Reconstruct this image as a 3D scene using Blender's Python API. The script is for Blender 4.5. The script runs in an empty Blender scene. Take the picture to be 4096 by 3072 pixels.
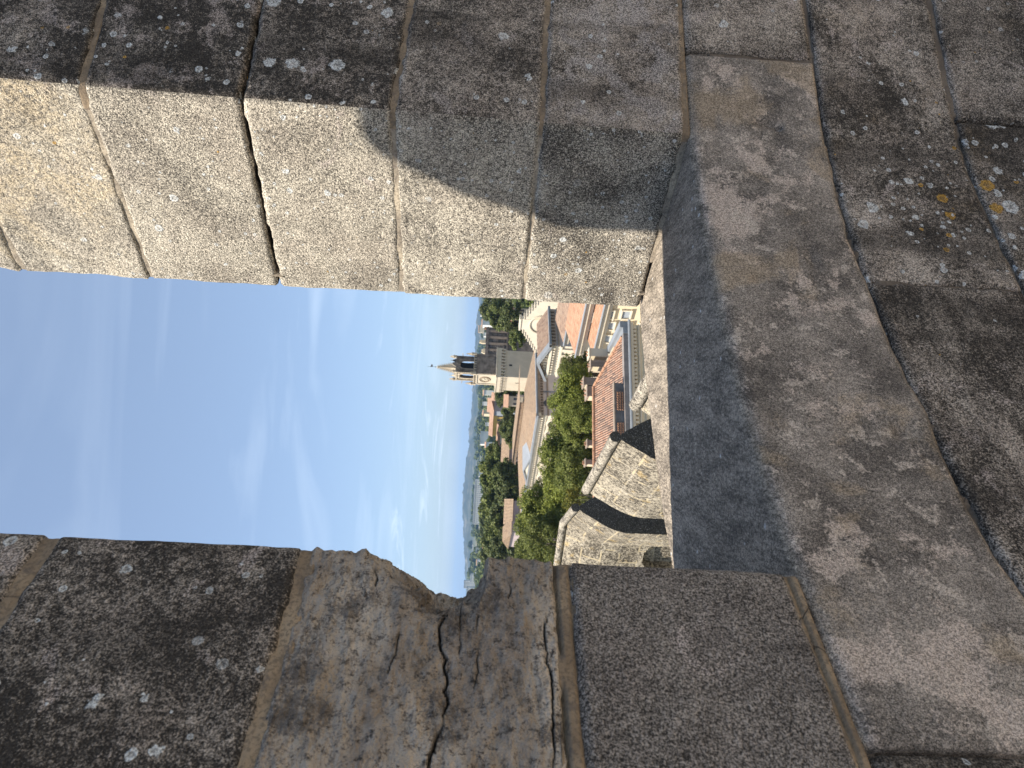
import bpy, bmesh, math, random
import numpy as np
from mathutils import Vector, Matrix, noise

R = math.radians
SC = bpy.context.scene
COL = SC.collection

# ------------------------------------------------------------------ camera
FPX, ROLL, PITCH = 2900.0, math.atan(0.052), math.atan(150 / 2900.0)   # focal length in pixels of the 4096 px wide photograph
cam = bpy.data.cameras.new('camera')
cam_o = bpy.data.objects.new('camera', cam)
COL.objects.link(cam_o)
cam.sensor_width = 36.0
cam.sensor_fit = 'HORIZONTAL'
cam.lens = FPX / 4096 * 36
cam.clip_start, cam.clip_end = 0.02, 40000
_X, _U, _F = Vector((1, 0, 0)), Vector((0, math.sin(PITCH), math.cos(PITCH))), Vector((0, math.cos(PITCH), -math.sin(PITCH)))
c_right = _X * math.sin(ROLL) - _U * math.cos(ROLL)      # the phone was held on its side: the picture's right is the world's down
c_up = _X * math.cos(ROLL) + _U * math.sin(ROLL)
cam_o.matrix_world = Matrix((c_right, c_up, -_F)).transposed().to_4x4()
SC.camera = cam_o
cam.dof.use_dof = True
cam.dof.focus_distance = 1.65
cam.dof.aperture_fstop = 14.0

# ------------------------------------------------------------------ sun and sky
SUN_HEAD, SUN_EL = 71.7, 57.0        # heading the light travels to, elevation
world = bpy.data.worlds.new('World')
SC.world = world
world.use_nodes = True
wn = world.node_tree.nodes
wl = world.node_tree.links
wn.clear()
sky = wn.new('ShaderNodeTexSky')
sky.sky_type = 'NISHITA'
sky.sun_disc = False
sky.sun_elevation = R(SUN_EL)
sky.sun_rotation = R(SUN_HEAD + 180)
sky.air_density, sky.dust_density, sky.ozone_density = 1.0, 0.35, 1.6
bg = wn.new('ShaderNodeBackground')
wo = wn.new('ShaderNodeOutputWorld')
tc = wn.new('ShaderNodeTexCoord')
sep = wn.new('ShaderNodeSeparateXYZ')
wl.new(tc.outputs['Generated'], sep.inputs[0])
def wmath(op, a, b=None, c=None):
    n = wn.new('ShaderNodeMath'); n.operation = op
    for i, v in enumerate((a, b, c)):
        if v is None: continue
        if isinstance(v, (int, float)): n.inputs[i].default_value = v
        else: wl.new(v, n.inputs[i])
    return n.outputs[0]
# thin cirrus: noise on the direction projected to a high plane, stretched sideways
zz = wmath('MAXIMUM', sep.outputs[2], 0.03)
zz = wmath('ADD', zz, 0.12)
cx = wmath('DIVIDE', sep.outputs[0], zz)
cy = wmath('DIVIDE', sep.outputs[1], zz)
cmb = wn.new('ShaderNodeCombineXYZ')
wl.new(wmath('MULTIPLY', cx, 0.55), cmb.inputs[0]); wl.new(wmath('MULTIPLY', cy, 1.25), cmb.inputs[1])
nz = wn.new('ShaderNodeTexNoise'); nz.inputs['Scale'].default_value = 1.15; nz.inputs['Detail'].default_value = 7
nz.inputs['Roughness'].default_value = 0.52; nz.inputs['Distortion'].default_value = 1.3
wl.new(cmb.outputs[0], nz.inputs['Vector'])
rmp = wn.new('ShaderNodeValToRGB')
rmp.color_ramp.elements[0].position = 0.50; rmp.color_ramp.elements[0].color = (0, 0, 0, 1)
rmp.color_ramp.elements[1].position = 0.80; rmp.color_ramp.elements[1].color = (1, 1, 1, 1)
wl.new(nz.outputs[0], rmp.inputs[0])
mixc = wn.new('ShaderNodeMixRGB'); mixc.inputs[2].default_value = (7.6, 8.6, 9.8, 1)
# feathery wisps, strongest low in the sky
cm2 = wn.new('ShaderNodeCombineXYZ')
wl.new(wmath('MULTIPLY', cx, 0.9), cm2.inputs[0]); wl.new(wmath('MULTIPLY', cy, 2.3), cm2.inputs[1]); cm2.inputs[2].default_value = 3.7
nz2 = wn.new('ShaderNodeTexNoise'); nz2.inputs['Scale'].default_value = 1.0; nz2.inputs['Detail'].default_value = 8
nz2.inputs['Roughness'].default_value = 0.62; nz2.inputs['Distortion'].default_value = 1.1
wl.new(cm2.outputs[0], nz2.inputs['Vector'])
rm2 = wn.new('ShaderNodeValToRGB')
rm2.color_ramp.elements[0].position = 0.53; rm2.color_ramp.elements[0].color = (0, 0, 0, 1)
rm2.color_ramp.elements[1].position = 0.78; rm2.color_ramp.elements[1].color = (1, 1, 1, 1)
wl.new(nz2.outputs[0], rm2.inputs[0])
low = wmath('MINIMUM', wmath('MAXIMUM', wmath('SUBTRACT', 1.15, wmath('MULTIPLY', sep.outputs[2], 3.4)), 0.12), 1.0)
wl.new(wmath('MAXIMUM', wmath('ADD', wmath('MULTIPLY', rmp.outputs[0], 0.20), 0.11), wmath('MULTIPLY', wmath('MULTIPLY', rm2.outputs[0], low), 0.75)), mixc.inputs[0])
# the sky pales, but does not glare, towards the horizon
hz_f = wmath('POWER', wmath('SUBTRACT', 1.0, wmath('MINIMUM', wmath('MAXIMUM', wmath('MULTIPLY', sep.outputs[2], 1.9), 0.0), 1.0)), 2.0)
dim = wn.new('ShaderNodeMixRGB'); dim.inputs[1].default_value = (1, 1, 1, 1); dim.inputs[2].default_value = (.60, .68, .88, 1)
wl.new(hz_f, dim.inputs[0])
mulc = wn.new('ShaderNodeMixRGB'); mulc.blend_type = 'MULTIPLY'; mulc.inputs[0].default_value = 1.0
wl.new(sky.outputs[0], mulc.inputs[1]); wl.new(dim.outputs[0], mulc.inputs[2])
wl.new(mulc.outputs[0], mixc.inputs[1])
wl.new(mixc.outputs[0], bg.inputs[0])
bg.inputs[1].default_value = 0.080
wl.new(bg.outputs[0], wo.inputs[0])

sun = bpy.data.lights.new('sun', 'SUN')
sun_o = bpy.data.objects.new('sun', sun)
COL.objects.link(sun_o)
sun.energy = 4.7
sun.angle = R(0.53)
sun.color = (1.0, 0.93, 0.82)
sdir = Vector((math.sin(R(SUN_HEAD)) * math.cos(R(SUN_EL)), math.cos(R(SUN_HEAD)) * math.cos(R(SUN_EL)), -math.sin(R(SUN_EL))))
sun_o.rotation_euler = sdir.to_track_quat('-Z', 'Y').to_euler()
sun_o.location = (-20, -10, 60)

SC.view_settings.view_transform = 'Standard'
SC.view_settings.look = 'None'
SC.view_settings.exposure = 1.0
SC.view_settings.gamma = 1.0
SC.cycles.max_bounces = 6
SC.cycles.diffuse_bounces = 3
SC.cycles.volume_bounces = 0
SC.cycles.transparent_max_bounces = 6

# ------------------------------------------------------------------ helpers
def hd(d):
    return Vector((math.sin(R(d)), math.cos(R(d)), 0))

def ray(x, y):
    """direction seen at pixel (x, y) of the 4096 x 3072 photograph"""
    du, dv = 1536 - y, x - 2048
    a = du * math.cos(ROLL) + dv * math.sin(ROLL)
    b = -du * math.sin(ROLL) + dv * math.cos(ROLL)
    return Vector((a, FPX * math.cos(PITCH) - b * math.sin(PITCH), -FPX * math.sin(PITCH) - b * math.cos(PITCH)))

def at(x, y, Y):
    r = ray(x, y)
    return r * (Y / r.y)

def hit(x, y, P, heading):
    """point of the upright plane through P along heading"""
    n = hd(heading + 90)
    r = ray(x, y)
    return r * (n.dot(P) / n.dot(r))

def tag(o, label=None, cat=None, group=None, kind=None):
    if label: o['label'] = label
    if cat: o['category'] = cat
    if group: o['group'] = group
    if kind: o['kind'] = kind
    return o

def empty(name, loc, label=None, cat=None, group=None, rz=0.0):
    o = bpy.data.objects.new(name, None)
    COL.objects.link(o)
    o.location = loc
    o.rotation_euler.z = rz
    o.empty_display_size = 0.2
    tag(o, label, cat, group)
    return o

def link_mesh(name, me, parent=None):
    o = bpy.data.objects.new(name, me)
    COL.objects.link(o)
    if parent is not None:
        o.parent = parent
        base = parent
        off = Vector((0, 0, 0))
        while base is not None:
            off += base.location
            base = base.parent
        me.transform(Matrix.Translation(-off))     # geometry is written in world coordinates
    return o

def mesh_obj(name, verts, faces, mat, parent=None, smooth=False):
    me = bpy.data.meshes.new(name)
    me.from_pydata([tuple(v) for v in verts], [], faces)
    me.materials.append(mat)
    if smooth:
        me.polygons.foreach_set('use_smooth', [True] * len(me.polygons))
    me.update()
    return link_mesh(name, me, parent)

class NT:
    """small node-tree writer"""
    def __init__(s, name):
        s.m = bpy.data.materials.new(name)
        s.m.use_nodes = True
        s.n, s.l = s.m.node_tree.nodes, s.m.node_tree.links
        s.n.clear()
        s.out = s.n.new('ShaderNodeOutputMaterial')
        s.b = s.n.new('ShaderNodeBsdfPrincipled')
        s.b.inputs['Roughness'].default_value = 0.9
        s.b.inputs['Specular IOR Level'].default_value = 0.25
        s.l.new(s.b.outputs[0], s.out.inputs[0])
        s.tc = s.n.new('ShaderNodeTexCoord')
    def put(s, inp, v):
        if isinstance(v, bpy.types.NodeSocket): s.l.new(v, inp)
        elif isinstance(v, (int, float)): inp.default_value = v
        else: inp.default_value = tuple(v) + ((1,) if len(v) == 3 and inp.type == 'RGBA' else ())
    def vec(s, scale=(1, 1, 1), off=(0, 0, 0), src='Object', rot=(0, 0, 0)):
        mp = s.n.new('ShaderNodeMapping')
        s.l.new(s.tc.outputs[src], mp.inputs[0])
        mp.inputs['Location'].default_value = off
        mp.inputs['Rotation'].default_value = rot
        mp.inputs['Scale'].default_value = scale
        return mp.outputs[0]
    def noise(s, vec, scale, detail=4, rough=0.55, dist=0.0):
        n = s.n.new('ShaderNodeTexNoise')
        s.l.new(vec, n.inputs['Vector'])
        n.inputs['Scale'].default_value = scale
        n.inputs['Detail'].default_value = detail
        n.inputs['Roughness'].default_value = rough
        n.inputs['Distortion'].default_value = dist
        return n.outputs[0]
    def voro(s, vec, scale, rnd=1.0, feature='F1'):
        n = s.n.new('ShaderNodeTexVoronoi')
        s.l.new(vec, n.inputs['Vector'])
        n.feature = feature
        n.inputs['Scale'].default_value = scale
        n.inputs['Randomness'].default_value = rnd
        return n.outputs
    def math(s, op, a, b=None, c=None):
        n = s.n.new('ShaderNodeMath'); n.operation = op
        for i, v in enumerate((a, b, c)):
            if v is not None: s.put(n.inputs[i], v)
        return n.outputs[0]
    def ramp(s, v, lo, hi, a=0.0, b=1.0, smooth=True):
        n = s.n.new('ShaderNodeMapRange')
        n.interpolation_type = 'SMOOTHSTEP' if smooth else 'LINEAR'
        s.put(n.inputs[0], v)
        for i, q in zip((1, 2, 3, 4), (lo, hi, a, b)): s.put(n.inputs[i], q)
        return n.outputs[0]
    def mix(s, f, a, b, mode='MIX'):
        n = s.n.new('ShaderNodeMixRGB'); n.blend_type = mode
        s.put(n.inputs[0], f); s.put(n.inputs[1], a); s.put(n.inputs[2], b)
        return n.outputs[0]
    def bump(s, h, strength=0.5, dist=0.003, prev=None):
        n = s.n.new('ShaderNodeBump')
        n.inputs['Strength'].default_value = strength
        n.inputs['Distance'].default_value = dist
        s.put(n.inputs['Height'], h)
        if prev is not None: s.l.new(prev, n.inputs['Normal'])
        return n.outputs[0]
    def done(s, col, normal=None):
        s.put(s.b.inputs['Base Color'], col)
        if normal is not None: s.l.new(normal, s.b.inputs['Normal'])
        return s.m

def stone(name, light=(.46, .395, .325), dark=(.043, .037, .031), cover=0.5, seed=0.0, patch=0.25, patch_col=(.47, .40, .355),
          lichen=0.3, spot_scale=26.0, orange=0.03, streak=(1, 1, 1), wb=1.15, wm=.72, ws=1.15, ws2=1.0, soft=.40, stain=0.0, stain_col=(.36, .25, .13),
          region=None, pits=1.0, relief=1.25, grain=.95, runoff=.55):
    """weathered limestone under a crust of grey-black lichen; cover = how much of it the crust hides"""
    t = NT(name)
    v = t.vec(streak, (seed * 3.1, seed * 1.7, seed * 2.3))
    u = t.vec((1, 1, 1), (seed * 2.1, -seed * 1.3, seed * .7))
    vary = .72 + .75 * ((seed * 7.31) % 1.0)          # every stone has its own grain
    big = t.noise(v, 5.5 * (.75 + .6 * ((seed * 3.77) % 1.0)), 5, .58, .4)
    mid = t.noise(v, 34 * vary, 5, .65, .3)
    spk = t.noise(u, 150 * vary, 3, .65)
    spk2 = t.noise(u, 430, 2, .6)
    m = t.math('ADD', t.math('MULTIPLY', big, wb), t.math('MULTIPLY', mid, wm))
    m = t.math('ADD', m, t.math('MULTIPLY', spk, ws))
    m = t.math('ADD', m, t.math('MULTIPLY', spk2, ws2))
    c0 = .5 * (wb + wm + ws + ws2) + (cover - .5) * .8
    f = t.ramp(m, c0 - soft, c0 + soft, 0, 1)
    tint = t.mix(t.ramp(t.noise(u, 9, 3), .35, .7), light, (light[0] * .84, light[1] * .82, light[2] * .82))
    col = t.mix(f, dark, tint)
    if patch > 0:       # bare pinkish spots in the crust
        pn = t.noise(t.vec((1, 1, 1), (seed, seed * 4, 2)), 13, 4, .55, .9)
        pm = t.ramp(t.math('ADD', pn, t.math('ADD', t.math('MULTIPLY', spk, .22), t.math('MULTIPLY', spk2, .15))), .86 - patch * .32, .99 - patch * .32)
        col = t.mix(t.math('MULTIPLY', pm, .6), col, t.mix(t.ramp(spk2, .35, .65), (patch_col[0] * .6, patch_col[1] * .58, patch_col[2] * .58), patch_col))
    run = t.noise(t.vec((9, 9, 1.1), (seed, 2 * seed, 0)), 1.0, 5, .6, .3)       # rain streaks down the face
    col = t.mix(t.math('MULTIPLY', t.ramp(t.math('ADD', run, t.math('MULTIPLY', spk, .18)), .60, .76), runoff), col, tuple(x * .8 for x in dark))
    if stain > 0:
        sn = t.noise(v, 4.3, 4, .6, .8)
        col = t.mix(t.math('MULTIPLY', t.math('MULTIPLY', t.ramp(sn, .50, .70), stain), t.ramp(spk, .3, .65)), col, stain_col)
    hgt = t.math('ADD', t.math('MULTIPLY', mid, .7), t.math('MULTIPLY', spk, .9))
    if lichen > 0:      # crusty lichen spots: rings of very different size
        wob = t.math('MULTIPLY', t.math('SUBTRACT', t.noise(u, 120, 3), .5), .34)
        for k, (sc, dens) in enumerate(((spot_scale, lichen * .55), (spot_scale * 2.3, lichen))):
            vo = t.voro(t.vec((1, 1, 1), (seed + k * 5.3, seed * 2 + k, 1.9 * k)), sc)
            sp = t.n.new('ShaderNodeSeparateColor')
            t.l.new(vo[1], sp.inputs[0])
            rad = t.math('ADD', t.math('MULTIPLY', t.math('POWER', sp.outputs[0], 1.8), .29), .11)
            d = t.math('DIVIDE', t.math('ADD', vo[0], wob), rad)
            disk = t.ramp(d, .82, 1.0, 1, 0)
            ring = t.ramp(d, .25, .66, .5, 1)
            on = t.math('LESS_THAN', sp.outputs[1], dens)
            area = t.ramp(t.noise(u, 3.1, 2), .34, .50)
            if region is not None:      # a crowded colony round one point
                vd = t.n.new('ShaderNodeVectorMath'); vd.operation = 'DISTANCE'
                t.l.new(t.tc.outputs['Object'], vd.inputs[0]); vd.inputs[1].default_value = region[0]
                near = t.ramp(vd.outputs['Value'], region[1] * .2, region[1], 1, 0)
                on = t.math('LESS_THAN', sp.outputs[1], t.math('ADD', dens * .3, t.math('MULTIPLY', near, .8)))
                area = 1.0
            mk = t.math('MULTIPLY', t.math('MULTIPLY', disk, ring), t.math('MULTIPLY', on, area))
            isor = t.math('LESS_THAN', sp.outputs[2], orange)
            lc = t.mix(isor, t.mix(spk, (.38, .39, .38), (.74, .74, .71)), (.42, .24, .05))
            col = t.mix(t.math('MULTIPLY', mk, .9), col, lc)
            hgt = t.math('ADD', hgt, t.math('MULTIPLY', mk, .35))
    if pits > 0:
        pit = t.ramp(t.voro(t.vec((1, 1, 1), (seed, 0, seed)), 75)[0], .05, .14, 0, 1)
        pk = t.ramp(t.noise(u, 21, 2), .54, .66)
        pitf = t.math('MULTIPLY', t.math('SUBTRACT', 1, pit), t.math('MULTIPLY', pk, pits))
        col = t.mix(pitf, col, (.03, .027, .025))
        hgt = t.math('SUBTRACT', hgt, t.math('MULTIPLY', pitf, .6))
    gr = t.ramp(t.math('ADD', t.math('MULTIPLY', spk2, .7), t.math('MULTIPLY', t.noise(u, 290, 3, .75), .6)), .53, .77, .30, 1.52, False)
    cg = t.n.new('ShaderNodeCombineXYZ')
    for i in range(3): t.l.new(gr, cg.inputs[i])
    col = t.mix(grain, col, cg.outputs[0], 'MULTIPLY')
    nrm = t.bump(hgt, .8, .0034 * relief)
    nrm = t.bump(spk2, .6, .0013 * relief, nrm)
    return t.done(col, nrm)

def mortar_mat(name, col=(.36, .27, .175), seed=0.0):
    t = NT(name)
    v = t.vec((1, 1, 1), (seed, seed, 0))
    n1 = t.noise(v, 16, 5, .6)
    n2 = t.noise(v, 240, 3, .65)
    c = t.mix(t.ramp(n1, .35, .7), (col[0] * .55, col[1] * .55, col[2] * .58), col)
    c = t.mix(t.math('MULTIPLY', t.ramp(n2, .46, .62), .55), c, (.10, .08, .06))
    c = t.mix(t.math('MULTIPLY', t.ramp(t.noise(v, 55, 4, .65), .54, .64), .55), c, (.12, .10, .085))
    crack = t.math('MAXIMUM', t.ramp(t.voro(t.vec((1, 1, 1), (3, 1, 2)), 11, 1.0, 'DISTANCE_TO_EDGE')[0], .0, .012, 0, 1), t.ramp(t.noise(v, 5, 3), .50, .56, 1, 0))
    c = t.mix(t.math('MULTIPLY', t.math('SUBTRACT', 1, crack), .7), c, (.05, .04, .032))
    h = t.math('ADD', t.math('MULTIPLY', n1, .8), t.math('ADD', t.math('MULTIPLY', n2, .5), t.math('MULTIPLY', crack, .5)))
    return t.done(c, t.bump(h, .8, .004))

def fbm(p, s, o=3):
    f, a, q = 0.0, 1.0, s
    for _ in range(o):
        f += a * noise.noise(p * q)
        a *= .5; q *= 2.1
    return f

crack_dark = []
def skin(name, mat, parent, posn, t0, t1, z0, z1, r=.010, step=.0065, amp=.0022, seed=0.0, wob=.0038, cut=None, back=.05, zstep=None, mat2=None, inward=None):
    """one dressed stone: a grid over (t, z) with worn edges, closed by flanges that run back into the wall"""
    nt = max(2, int((t1 - t0) / step))
    zl = z0 if callable(z0) else (lambda t: z0)
    zh = z1 if callable(z1) else (lambda t: z1)
    nzz = max(2, int((zh((t0 + t1) / 2) - zl((t0 + t1) / 2)) / (zstep or step)))
    V, F = [], []
    so = Vector((seed * 7.7, seed * 3.3, seed * 5.1))
    nrmz = []
    crack_dark.clear()
    for i in range(nt + 1):
        ti = t0 + (t1 - t0) * i / nt
        a, b = zl(ti), zh(ti)
        for j in range(nzz + 1):
            zi = a + (b - a) * j / nzz
            tt, z_ = ti, zi
            q = Vector((ti * 1.0, zi, 0)) + so
            if i in (0, nt): tt += wob * noise.noise(q * 30)
            if j in (0, nzz): z_ += wob * (noise.noise(q * 22) + .7 * noise.noise(q * 75))
            p, n = posn(tt, z_)
            e = min(ti - t0, t1 - ti, zi - a, b - zi) + .35 * r * noise.noise(q * 35)
            ins = 0.0
            if e < r:
                e = max(e, 0.0)
                ins = r - math.sqrt(max(0.0, r * r - (r - e) ** 2))
            d = amp * (1.3 * noise.noise(q * 5) + .7 * noise.noise(q * 17) + .35 * noise.noise(q * 55)) - ins
            if cut is not None:
                crack_dark.append(0.0)
                p, d = cut(tt, z_, p, n, d)
            V.append((p.x + n.x * d, p.y + n.y * d, p.z + n.z * d))
            nrmz.append(n if inward is None else inward(tt, n))
    w = nzz + 1
    for i in range(nt):
        for j in range(nzz):
            F.append((i * w + j, (i + 1) * w + j, (i + 1) * w + j + 1, i * w + j + 1))
    loop = [j for j in range(w)][::-1] + [i * w for i in range(1, nt + 1)] + [nt * w + j for j in range(1, w)] + [i * w + nzz for i in range(nt - 1, 0, -1)]
    base = len(V)
    for k in loop:
        n = nrmz[k]
        V.append((V[k][0] - n.x * back, V[k][1] - n.y * back, V[k][2] - n.z * back))
    L = len(loop)
    for k in range(L):
        F.append((loop[k], base + k, base + (k + 1) % L, loop[(k + 1) % L]))
    o = mesh_obj(name, V, F, mat, parent, True)
    if cut is not None:         # deeper cracks are coloured darker
        at_ = o.data.attributes.new('dirt_dark', 'FLOAT', 'POINT')
        at_.data.foreach_set('value', (crack_dark + [1.0] * len(V))[:len(V)])
    if mat2 is not None:        # the paler reveal differs from the lichen-black inner face
        o.data.materials.append(mat2)
        for i in range(nt):
            if t0 + (t1 - t0) * (i + .5) / nt > 0:
                for j in range(nzz): o.data.polygons[i * nzz + j].material_index = 1
    return o

# ------------------------------------------------------------------ the parapet in front of the camera (metres; camera at the origin)
C0 = Vector((-0.2125, 0.8674, 0))       # foot of the left merlon's corner (inner face / reveal)
C1 = Vector((0.5177, 1.4346, 0))        # the same of the right merlon
H_L, H_R, H_REV, H_REVL = 37.0, 70.0, -42.3, -35.0
SILL = -0.40
MID = (C1 - C0).length
H_M = math.degrees(math.atan2((C1 - C0).x, (C1 - C0).y))
# half thickness of a merlon above its springing: it curves in to a ridge
PROF = [(-9, .2835), (0, .2835), (.11, .252), (.24, .218), (.42, .145), (.475, .10), (.53, .045), (2, .045)]
def prof(dz):
    for (a, p), (b, q) in zip(PROF, PROF[1:]):
        if dz <= b:
            return p + (q - p) * (dz - a) / (b - a)
    return .045

def make_posn(C, h_front, h_rev, thick, spring, lean, side, rc, gap=0.0):
    """side=+1: merlon to the right of its reveal (t<0 front, 0..thick reveal, beyond outer face); -1 mirrored"""
    df, dr = hd(h_front) * side, hd(h_rev)
    nf = hd(h_front + 90)
    nr = hd(h_rev - 90 * side)
    no = -nf
    hh = thick / 2
    def plan(t, z):
        k = prof(z - spring) / .2835 * hh
        off = hh - k
        ln = hd(h_front) * (lean * (z - SILL))
        if t < 0:
            return C + df * (-t) + dr * off + ln, nf
        if t < thick:
            return C + dr * (hh + (t - hh) * k / hh) + ln * (1 - t / thick), nr
        return C + dr * (thick - off) + df * (t - thick), no
    W = (-1, -.66, -.33, 0, .33, .66, 1)
    def posn(t, z):
        if abs(t) > rc and abs(t - thick) > rc:
            p, n = plan(t, z)
            return Vector((p.x, p.y, z)), n
        p, n = Vector((0, 0, 0)), Vector((0, 0, 0))
        for w in W:
            a, b = plan(t + w * rc, z)
            p += a; n += b
        p /= len(W)
        n.normalize()
        return Vector((p.x, p.y, z)), n
    return posn

def core(name, mat, parent, posn, t0, t1, z0, z1, depth, step=.012, caps=True, zs=None):
    """the masonry behind the stones: bed mortar that shows in the joints"""
    nt, nz_ = int((t1 - t0) / step), int((z1 - z0) / (zs or step))
    V, F = [], []
    for i in range(nt + 1):
        t = t0 + (t1 - t0) * i / nt
        for j in range(nz_ + 1):
            z = z0 + (z1 - z0) * j / nz_
            p, n = posn(t, z)
            d = -depth(t, z) + .0012 * noise.noise(Vector((t * 40, z * 40, 3)))
            V.append(p + n * d)
    w = nz_ + 1
    for i in range(nt):
        for j in range(nz_):
            F.append((i * w + j, (i + 1) * w + j, (i + 1) * w + j + 1, i * w + j + 1))
    if caps:
        F.append(tuple(i * w for i in range(nt + 1))[::-1])
        F.append(tuple(i * w + nz_ for i in range(nt + 1)))
    return mesh_obj(name, V, F, mat, parent, True)

def near(x, a, w):
    return max(0.0, 1 - abs(x - a) / w)

M_mortar = mortar_mat('lime_mortar')
M_mortar2 = mortar_mat('grey_mortar', (.19, .155, .12), 4.0)

# ---- right merlon
rm = empty('stone_merlon', C1 + Vector((0, 0, SILL)),
           'tall merlon with a half sunlit flank, split by an open black joint', 'merlon')
RT = .468
rpos = make_posn(C1, H_R, H_REV, RT, 1.09, .0125, 1, .011)
def joint_line(zf, zc, zr):
    """bed joint: height at the far front, at the corner, at the outer end of the reveal"""
    def f(t):
        if t < 0: return zc + (zf - zc) * min(1.5, -t / .3)
        return zc + (zr - zc) * min(1, t / RT)
    return f
RJ = [(-.404, -.396, -.400), (-.114, -.108, -.111), (.173, .189, .187), (.478, .484, .481), (.792, .7885, .7855), (1.09, 1.085, 1.08), (1.36, 1.36, 1.36)]
RJ = [joint_line(*j) for j in RJ]
GAP = [.0060, .0055, .0065, .0065, .0075, .005, .005]
GAPR = [.0045, .0030, .0032, .0070, .0034, .003, .003]      # the joints are finer on the reveal
st_kw = [dict(cover=.46, seed=1.3, patch=.62, patch_col=(.43, .39, .36), lichen=.14, spot_scale=26),
         dict(cover=.62, seed=2.1, patch=.34, patch_col=(.42, .37, .33), lichen=.30, spot_scale=22),
         dict(cover=.76, seed=3.7, patch=.36, lichen=.40, spot_scale=21),
         dict(cover=.84, seed=4.4, patch=.46, lichen=.55, spot_scale=19, orange=.05),
         dict(cover=.80, seed=5.9, patch=.46, lichen=.50, spot_scale=18, orange=.08),
         dict(cover=.72, seed=6.2, patch=.3, lichen=.3, stain=.45)]
RV = dict(light=(.57, .51, .41), dark=(.066, .058, .049), wb=.75, wm=.34, ws=1.1, ws2=1.2, soft=.38, grain=.85, runoff=.18, patch=.12, lichen=.16, spot_scale=34)
rv_kw = [dict(RV, cover=.60, seed=61, lichen=.45, wb=1.1), dict(RV, cover=.52, seed=62, lichen=.3), dict(RV, cover=.44, seed=63, lichen=.22), dict(RV, cover=.48, seed=64),
         dict(RV, cover=.46, seed=65, stain=.55, stain_col=(.56, .44, .27)), dict(RV, cover=.44, seed=66, stain=.75, stain_col=(.58, .45, .27), wb=.7)]
for k in range(6):
    mat = stone('merlon_limestone_%d' % k, **st_kw[k])
    mat2 = stone('reveal_limestone_%d' % k, **rv_kw[k])
    g0 = lambda t, i=k: (GAP[i] if t < 0 else GAP[i] + (GAPR[i] - GAP[i]) * min(1, t / .05)) / 2
    g1 = lambda t, i=k + 1: (GAP[i] if t < 0 else GAP[i] + (GAPR[i] - GAP[i]) * min(1, t / .05)) / 2
    lo, hi = RJ[k], RJ[k + 1]
    skin('stone_block', mat, rm, rpos, -.62, RT + .22,
         (lambda t, f=lo, g=g0: f(t) + g(t)), (lambda t, f=hi, g=g1: f(t) - g(t)),
         r=.0065 if k < 5 else .012, seed=k + 1.0, amp=(.0022, .0022, .0022, .0022, .0034, .0060)[k], step=.0065 if k < 5 else .010, mat2=mat2, inward=lambda t, n: n if t < RT - .012 else (hd(H_REV - 90) + hd(H_R - 90)).normalized() * .6)
def rdepth(t, z):
    d = .0032 + .0012 * noise.noise(Vector((t * 14, z * 14, 1)))
    if min(abs(z - f(t)) for f in RJ) > .010: d = .011
    if abs(z - RJ[3](t)) < .014: d = .034 + .012 * noise.noise(Vector((t * 25, 0, 7)))        # the joint that has lost its mortar
    if abs(z - RJ[0](t)) < .016 and .33 < t < .5: d = .05
    return d
rc_ = core('mortar_bed', M_mortar, rm, rpos, -.60, RT + .20, SILL - .006, 1.35, rdepth, .011, True, .003)
rc_.data.materials.append(mortar_mat('pale_mortar', (.50, .42, .31), 2.0))
for f_ in rc_.data.polygons:        # the reveal's pointing is paler
    if (f_.center + rm.location - C1).dot(hd(H_R)) < -.004: f_.material_index = 1
def roll(name, parent, a, b, rad, mat, seg=14, nlen=24, endcap=True, seed=0):
    """the rounded roll that runs along a merlon's ridge"""
    V, F = [], []
    ax = (b - a).normalized()
    sx = ax.cross(Vector((0, 0, 1))).normalized()
    sy = sx.cross(ax)
    for i in range(nlen + 1):
        c = a.lerp(b, i / nlen)
        for j in range(seg):
            q = 2 * math.pi * j / seg
            rr = rad * (1 + .06 * noise.noise(Vector((i * .6, j * .9, seed))))
            V.append(c + sx * (math.cos(q) * rr) + sy * (math.sin(q) * rr))
    for i in range(nlen):
        for j in range(seg):
            F.append((i * seg + j, i * seg + (j + 1) % seg, (i + 1) * seg + (j + 1) % seg, (i + 1) * seg + j))
    F.append(tuple(range(seg))[::-1]); F.append(tuple(nlen * seg + j for j in range(seg)))
    return mesh_obj(name, V, F, mat, parent, True)
def coping(name, parent, mat, posn, t_in, t_mid, z0, z1, far):
    """the upper, inward-curving stones"""
    pass
M_top = stone('coping_limestone', cover=.5, seed=8.8, lichen=.2, patch=.3)
skin('coping_stone', M_top, rm, rpos, -.62, RT + .3, lambda t: 1.363, lambda t: 1.64, r=.01, step=.02, seed=9)
cen = C1 + hd(H_REV) * RT * .5
roll('ridge_roll', rm, cen + hd(H_R) * .03 + Vector((0, 0, 1.66)), cen + hd(H_R) * .66 + Vector((0, 0, 1.66)), .055, M_top)

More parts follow.
